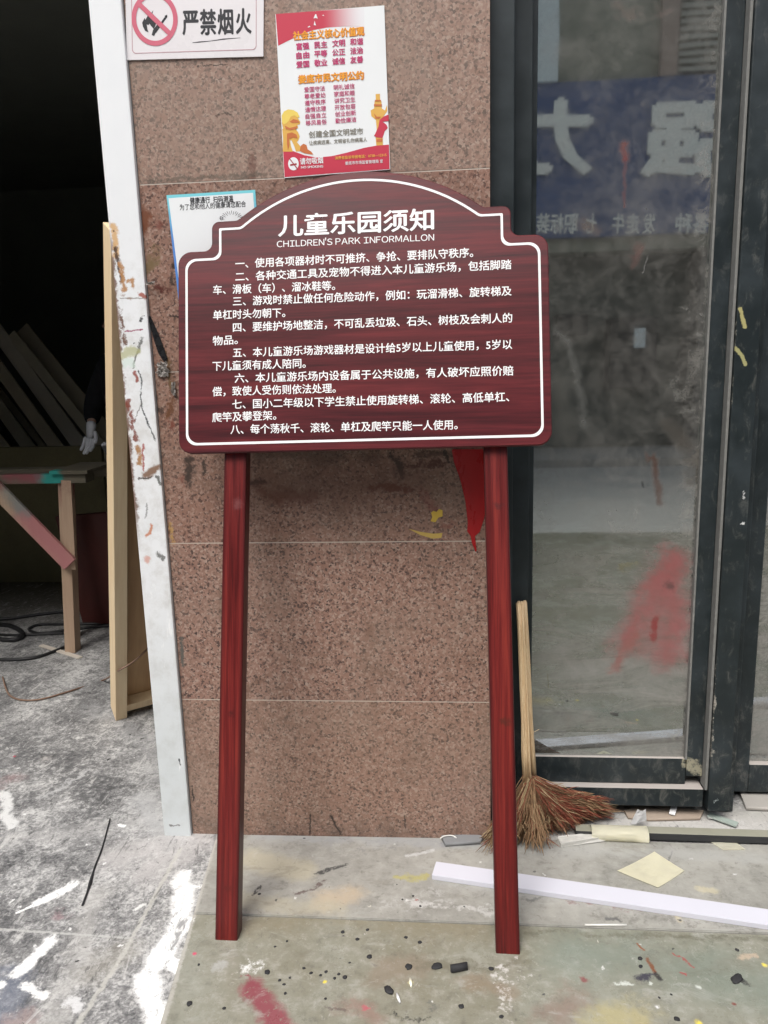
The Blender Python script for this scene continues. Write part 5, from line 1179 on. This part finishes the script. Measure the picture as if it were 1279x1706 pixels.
RB = simple('dark_red_board', (0.085, 0.022, 0.018), 0.5, 0.25, 8)
bm = bmesh.new(); box(bm, (-0.35, -0.01, 0), (0.22, 0.01, 0.62), 0.003, Matrix.Translation((-1.62, 1.82, -0.006)) @ Matrix.Rotation(math.radians(8), 4, 'X') @ Matrix.Rotation(math.radians(-4), 4, 'Y'))
lo = min(v.co.z for v in bm.verts); bmesh.ops.translate(bm, vec=(0, 0, -0.006-lo), verts=bm.verts)
obj('painted_board', bm, RB, label='dark red painted board standing beneath the workbench top', cat='board')

# boards leaning far back in the room
DBW = [simple('old_board', c, 0.8, 0.25, 6, (1, 1, 1)) for c in ((0.66, 0.6, 0.46), (0.56, 0.49, 0.36), (0.72, 0.66, 0.54))]
spec = [((-90, 560, 14), (40, 740), 0.09), ((-55, 545, 0), (72, 720), 0.085), ((-12, 548, 6), (105, 710), 0.10), ((20, 562, 3), (122, 690), 0.07), ((38, 556, 9), (140, 684), 0.11), ((66, 590, 12), (150, 690), 0.06), ((-130, 590, 8), (10, 765), 0.12), ((-20, 630, 18), (70, 745), 0.045), ((-100, 640, 20), (30, 800), 0.08)]
for k, (a, b, wd) in enumerate(spec):
    y0 = 3.1+a[2]*0.02; p = P(a[0], a[1], y=y0+0.45); q = P(*b, y=y0); d = (q-p).normalized(); q = p + d*(p.z/-d.z)
    bm = bmesh.new(); beam(bm, q, p, wd, 0.022, V((1, 0.1, 0.6)), 0.003)
    lo = min(v.co.z for v in bm.verts); bmesh.ops.translate(bm, vec=(0, 0, -0.004-lo), verts=bm.verts)
    obj('board', bm, DBW[k % 3], label='weathered board in the slanting pile behind the workbench', cat='board', group='boards leaning in the dark workshop')
bm = bmesh.new(); box(bm, (-3.8, 2.62, -0.004), (-2.15, 2.66, P(60, 745, y=2.6).z), 0.004)
obj('plywood_sheet', bm, simple('mouldy_plywood', (0.16, 0.14, 0.075), 0.9, 0.5, 6), label='upright brown panel board behind the workbench', cat='board')

# cables
CAB = simple('black_cable', (0.022, 0.022, 0.023), 0.5, 0.2, 40)
def cable(pts, r, label, name='cable', mat=CAB, z=None):
    bm = bmesh.new(); zz = -0.006+r if z is None else z
    tube(bm, smooth_path([G(u, v, zz) for u, v in pts], 8), r, 8); return obj(name, bm, mat, label=label, cat='cable')
cable([(-40, 1034), (20, 1030), (70, 1023), (130, 1017), (215, 1012)], 0.009, 'black cable running straight across the workshop floor, farthest inside')
cable([(-30, 1040), (15, 1042), (38, 1056), (20, 1066), (-40, 1060)], 0.012, 'thick black cable bend at the left edge of the doorway floor')
cable([(260, 1030), (190, 1037), (120, 1040), (70, 1040), (48, 1048), (70, 1055), (130, 1047), (200, 1041)], 0.008, 'coiled black cable loop on the floor behind the bench leg')
cable([(-40, 1056), (30, 1058), (80, 1056), (105, 1055)], 0.007, 'thin black cable beside the coil, left of the bench leg')
cable([(-40, 1098), (20, 1099), (60, 1095), (95, 1083), (118, 1073)], 0.008, 'black cable curving out to the bench leg foot, nearest the street')
BC = simple('brown_cord', (0.22, 0.14, 0.10), 0.6, 0.2, 40)
bm = bmesh.new(); tube(bm, smooth_path([P(257, 1070, y=0.75), P(225, 1100, y=0.62), P(196, 1118, y=0.62), G(172, 1133, 0), G(120, 1150, 0), G(60, 1166, 0), G(18, 1160, 0), G(4, 1128, 0)], 8), 0.0038, 7)
obj('cord', bm, BC, label='brown cord draped from the pine frame over the stained floor', cat='cord')
bm = bmesh.new(); beam(bm, G(68, 1075, 0.0), G(134, 1096, -0.003), 0.025, 0.006, V((1, 1, 0)), 0.001)
for v in bm.verts:
    t_ = (v.co-G(134, 1096, 0)).length/(G(68, 1075, 0)-G(134, 1096, 0)).length
    if t_ < 0.5: v.co = v.co.lerp(V((G(134, 1096, 0).x, G(134, 1096, 0).y, v.co.z)), 0.0)
obj('wood_sliver', bm, simple('pale_sliver', (0.66, 0.6, 0.52), 0.7, 0.1, 30), label='pale wood sliver on the floor in front of the bench leg', cat='wood sliver')

# ------------------------------------------------------------------ person by the bench
SKIN = simple('skin', (0.42, 0.26, 0.19), 0.5, 0.08, 20)
JACKET = simple('black_jacket', (0.010, 0.010, 0.012), 0.9, 0.3, 30)
TROUSER = simple('grey_trousers', (0.2, 0.2, 0.2), 0.9, 0.3, 20)
GLOVE = simple('white_glove', (0.82, 0.83, 0.86), 0.85, 0.12, 60); GLOVEB = simple('blue_palm_rubber', (0.04, 0.04, 0.16), 0.6, 0.2, 40)
HAIR = simple('dark_hair', (0.012, 0.010, 0.009), 0.6, 0.3, 120)
SHOE = simple('black_shoe', (0.02, 0.02, 0.02), 0.5, 0.2, 40)
YP = 2.0
pe = thing('person', V((-1.72, 2.1, -0.006)), 'person in black jacket and grey trousers with white work glove, hidden in the dark doorway', 'person')
def skin(name, mat, nodes, links, parent, root=0, sub=2):
    bm = bmesh.new(); b = BASE[parent.name]
    me = bpy.data.meshes.new(name); me.from_pydata([V(n[0])-b for n in nodes], links, [])
    o = bpy.data.objects.new(name, me); COL.objects.link(o); o.parent = parent; me.materials.append(mat); BASE[o.name] = b
    o.modifiers.new('skin', 'SKIN')
    for v, n in zip(me.skin_vertices[0].data, nodes):
        v.radius = n[1] if isinstance(n[1], tuple) else (n[1], n[1])
    me.skin_vertices[0].data[root].use_root = True
    s = o.modifiers.new('sub', 'SUBSURF'); s.levels = sub; s.render_levels = sub
    for pl in me.polygons: pl.use_smooth = True
    o.modifiers['skin'].use_smooth_shade = True
    bm.free(); return o
wr = P(152, 706, y=YP); hd = P(146, 735, y=YP)
hx, hy = -1.70, 2.10
sh = V((-1.82, 2.08, 1.36)); el = V((-1.925, 2.10, 1.14))
shr = V((-1.50, 2.14, 1.36)); elr = V((-1.45, 2.02, 1.12)); wrr = V((-1.62, 1.86, 1.02))
hipl, hipr = V((hx-0.06, hy, 0.86)), V((hx+0.12, hy+0.02, 0.86))
knl, knr = V((hx-0.10, hy-0.03, 0.46)), V((hx+0.15, hy-0.02, 0.46))
anl, anr = V((hx-0.09, hy+0.02, 0.085)), V((hx+0.15, hy+0.03, 0.085))
pel, chest, neck_, head_, crown = V((hx+0.03, hy+0.01, 0.93)), V((hx+0.04, hy, 1.25)), V((hx+0.03, hy-0.03, 1.45)), V((hx+0.01, hy-0.06, 1.56)), V((hx, hy-0.06, 1.66))
skin('body', SKIN, [(pel, (0.14, 0.10)), (chest, (0.15, 0.10)), (neck_, 0.05), (head_, (0.072, 0.085)), (crown, (0.06, 0.07)), (sh, 0.05), (el, 0.038), (wr, 0.026), (shr, 0.05), (elr, 0.038), (wrr, 0.026),
     (hipl, 0.078), (knl, 0.052), (anl, 0.036), (anl+V((-0.10, -0.04, -0.05)), 0.03), (hipr, 0.078), (knr, 0.052), (anr, 0.036), (anr+V((-0.10, -0.05, -0.05)), 0.03)],
     [(0, 1), (1, 2), (2, 3), (3, 4), (1, 5), (5, 6), (6, 7), (1, 8), (8, 9), (9, 10), (0, 11), (11, 12), (12, 13), (13, 14), (0, 15), (15, 16), (16, 17), (17, 18)], pe)
skin('jacket', JACKET, [(pel+V((0, 0, -0.06)), (0.175, 0.135)), (chest, (0.185, 0.13)), (neck_+V((0, 0.01, -0.05)), 0.075), (sh, 0.072), (el, 0.058), (wr.lerp(el, 0.06), 0.040), (shr, 0.072), (elr, 0.058), (wrr.lerp(elr, 0.06), 0.042)],
     [(0, 1), (1, 2), (1, 3), (3, 4), (4, 5), (1, 6), (6, 7), (7, 8)], pe)
skin('trousers', TROUSER, [(pel+V((0, 0, -0.02)), (0.16, 0.12)), (hipl, 0.098), (knl, 0.075), (anl+V((0, 0, 0.03)), 0.062), (hipr, 0.098), (knr, 0.075), (anr+V((0, 0, 0.03)), 0.062)], [(0, 1), (1, 2), (2, 3), (0, 4), (4, 5), (5, 6)], pe)
skin('hair', HAIR, [(head_+V((0.02, 0.035, 0.03)), (0.075, 0.08)), (crown+V((0.0, 0.012, 0.012)), (0.068, 0.075))], [(0, 1)], pe)
for an in (anl, anr): skin('shoe', SHOE, [(an+V((0.03, 0.01, -0.042)), (0.045, 0.042)), (an+V((-0.06, -0.02, -0.05)), (0.046, 0.036)), (an+V((-0.15, -0.06, -0.056)), (0.04, 0.028))], [(0, 1), (1, 2)], pe)
skin('nose', SKIN, [(head_+V((-0.062, -0.06, 0.02)), 0.010), (head_+V((-0.082, -0.078, -0.012)), 0.013)], [(0, 1)], pe, sub=1)
def hand(wr, palm_dir, side, mat, name):
    d = palm_dir.normalized(); s = (side-d*side.dot(d)).normalized(); n_ = d.cross(s)
    g = skin(name, mat, [(wr-d*0.02, 0.034), (wr+d*0.03, (0.036, 0.024)), (wr+d*0.085, (0.042, 0.022))], [(0, 1), (1, 2)], pe)
    for k, (o_, L) in enumerate(((-0.030, 0.062), (-0.010, 0.078), (0.010, 0.074), (0.029, 0.055))):
        r = wr+d*0.09+s*o_; sp = s*o_*(0.30, 0.1, -0.15, 0.25)[k]
        skin('finger', mat, [(r-d*0.02, 0.0105), (r+d*L*0.5+sp*0.5+n_*0.006, 0.0100), (r+d*L+sp+n_*(0.02+0.004*k), 0.0085)], [(0, 1), (1, 2)], g)
    skin('finger', mat, [(wr+d*0.035+s*0.025, 0.013), (wr+d*0.07+s*0.052+n_*0.01, 0.0115), (wr+d*0.10+s*0.058+n_*0.02, 0.0095)], [(0, 1), (1, 2)], g)
    return g
hand(wr, V((-0.16, -0.1, -1)), V((0.95, -0.3, 0.0)), GLOVE, 'glove')
hand(wrr, V((-0.6, -0.5, -0.4)), V((0.5, -0.7, 0)), GLOVE, 'glove')
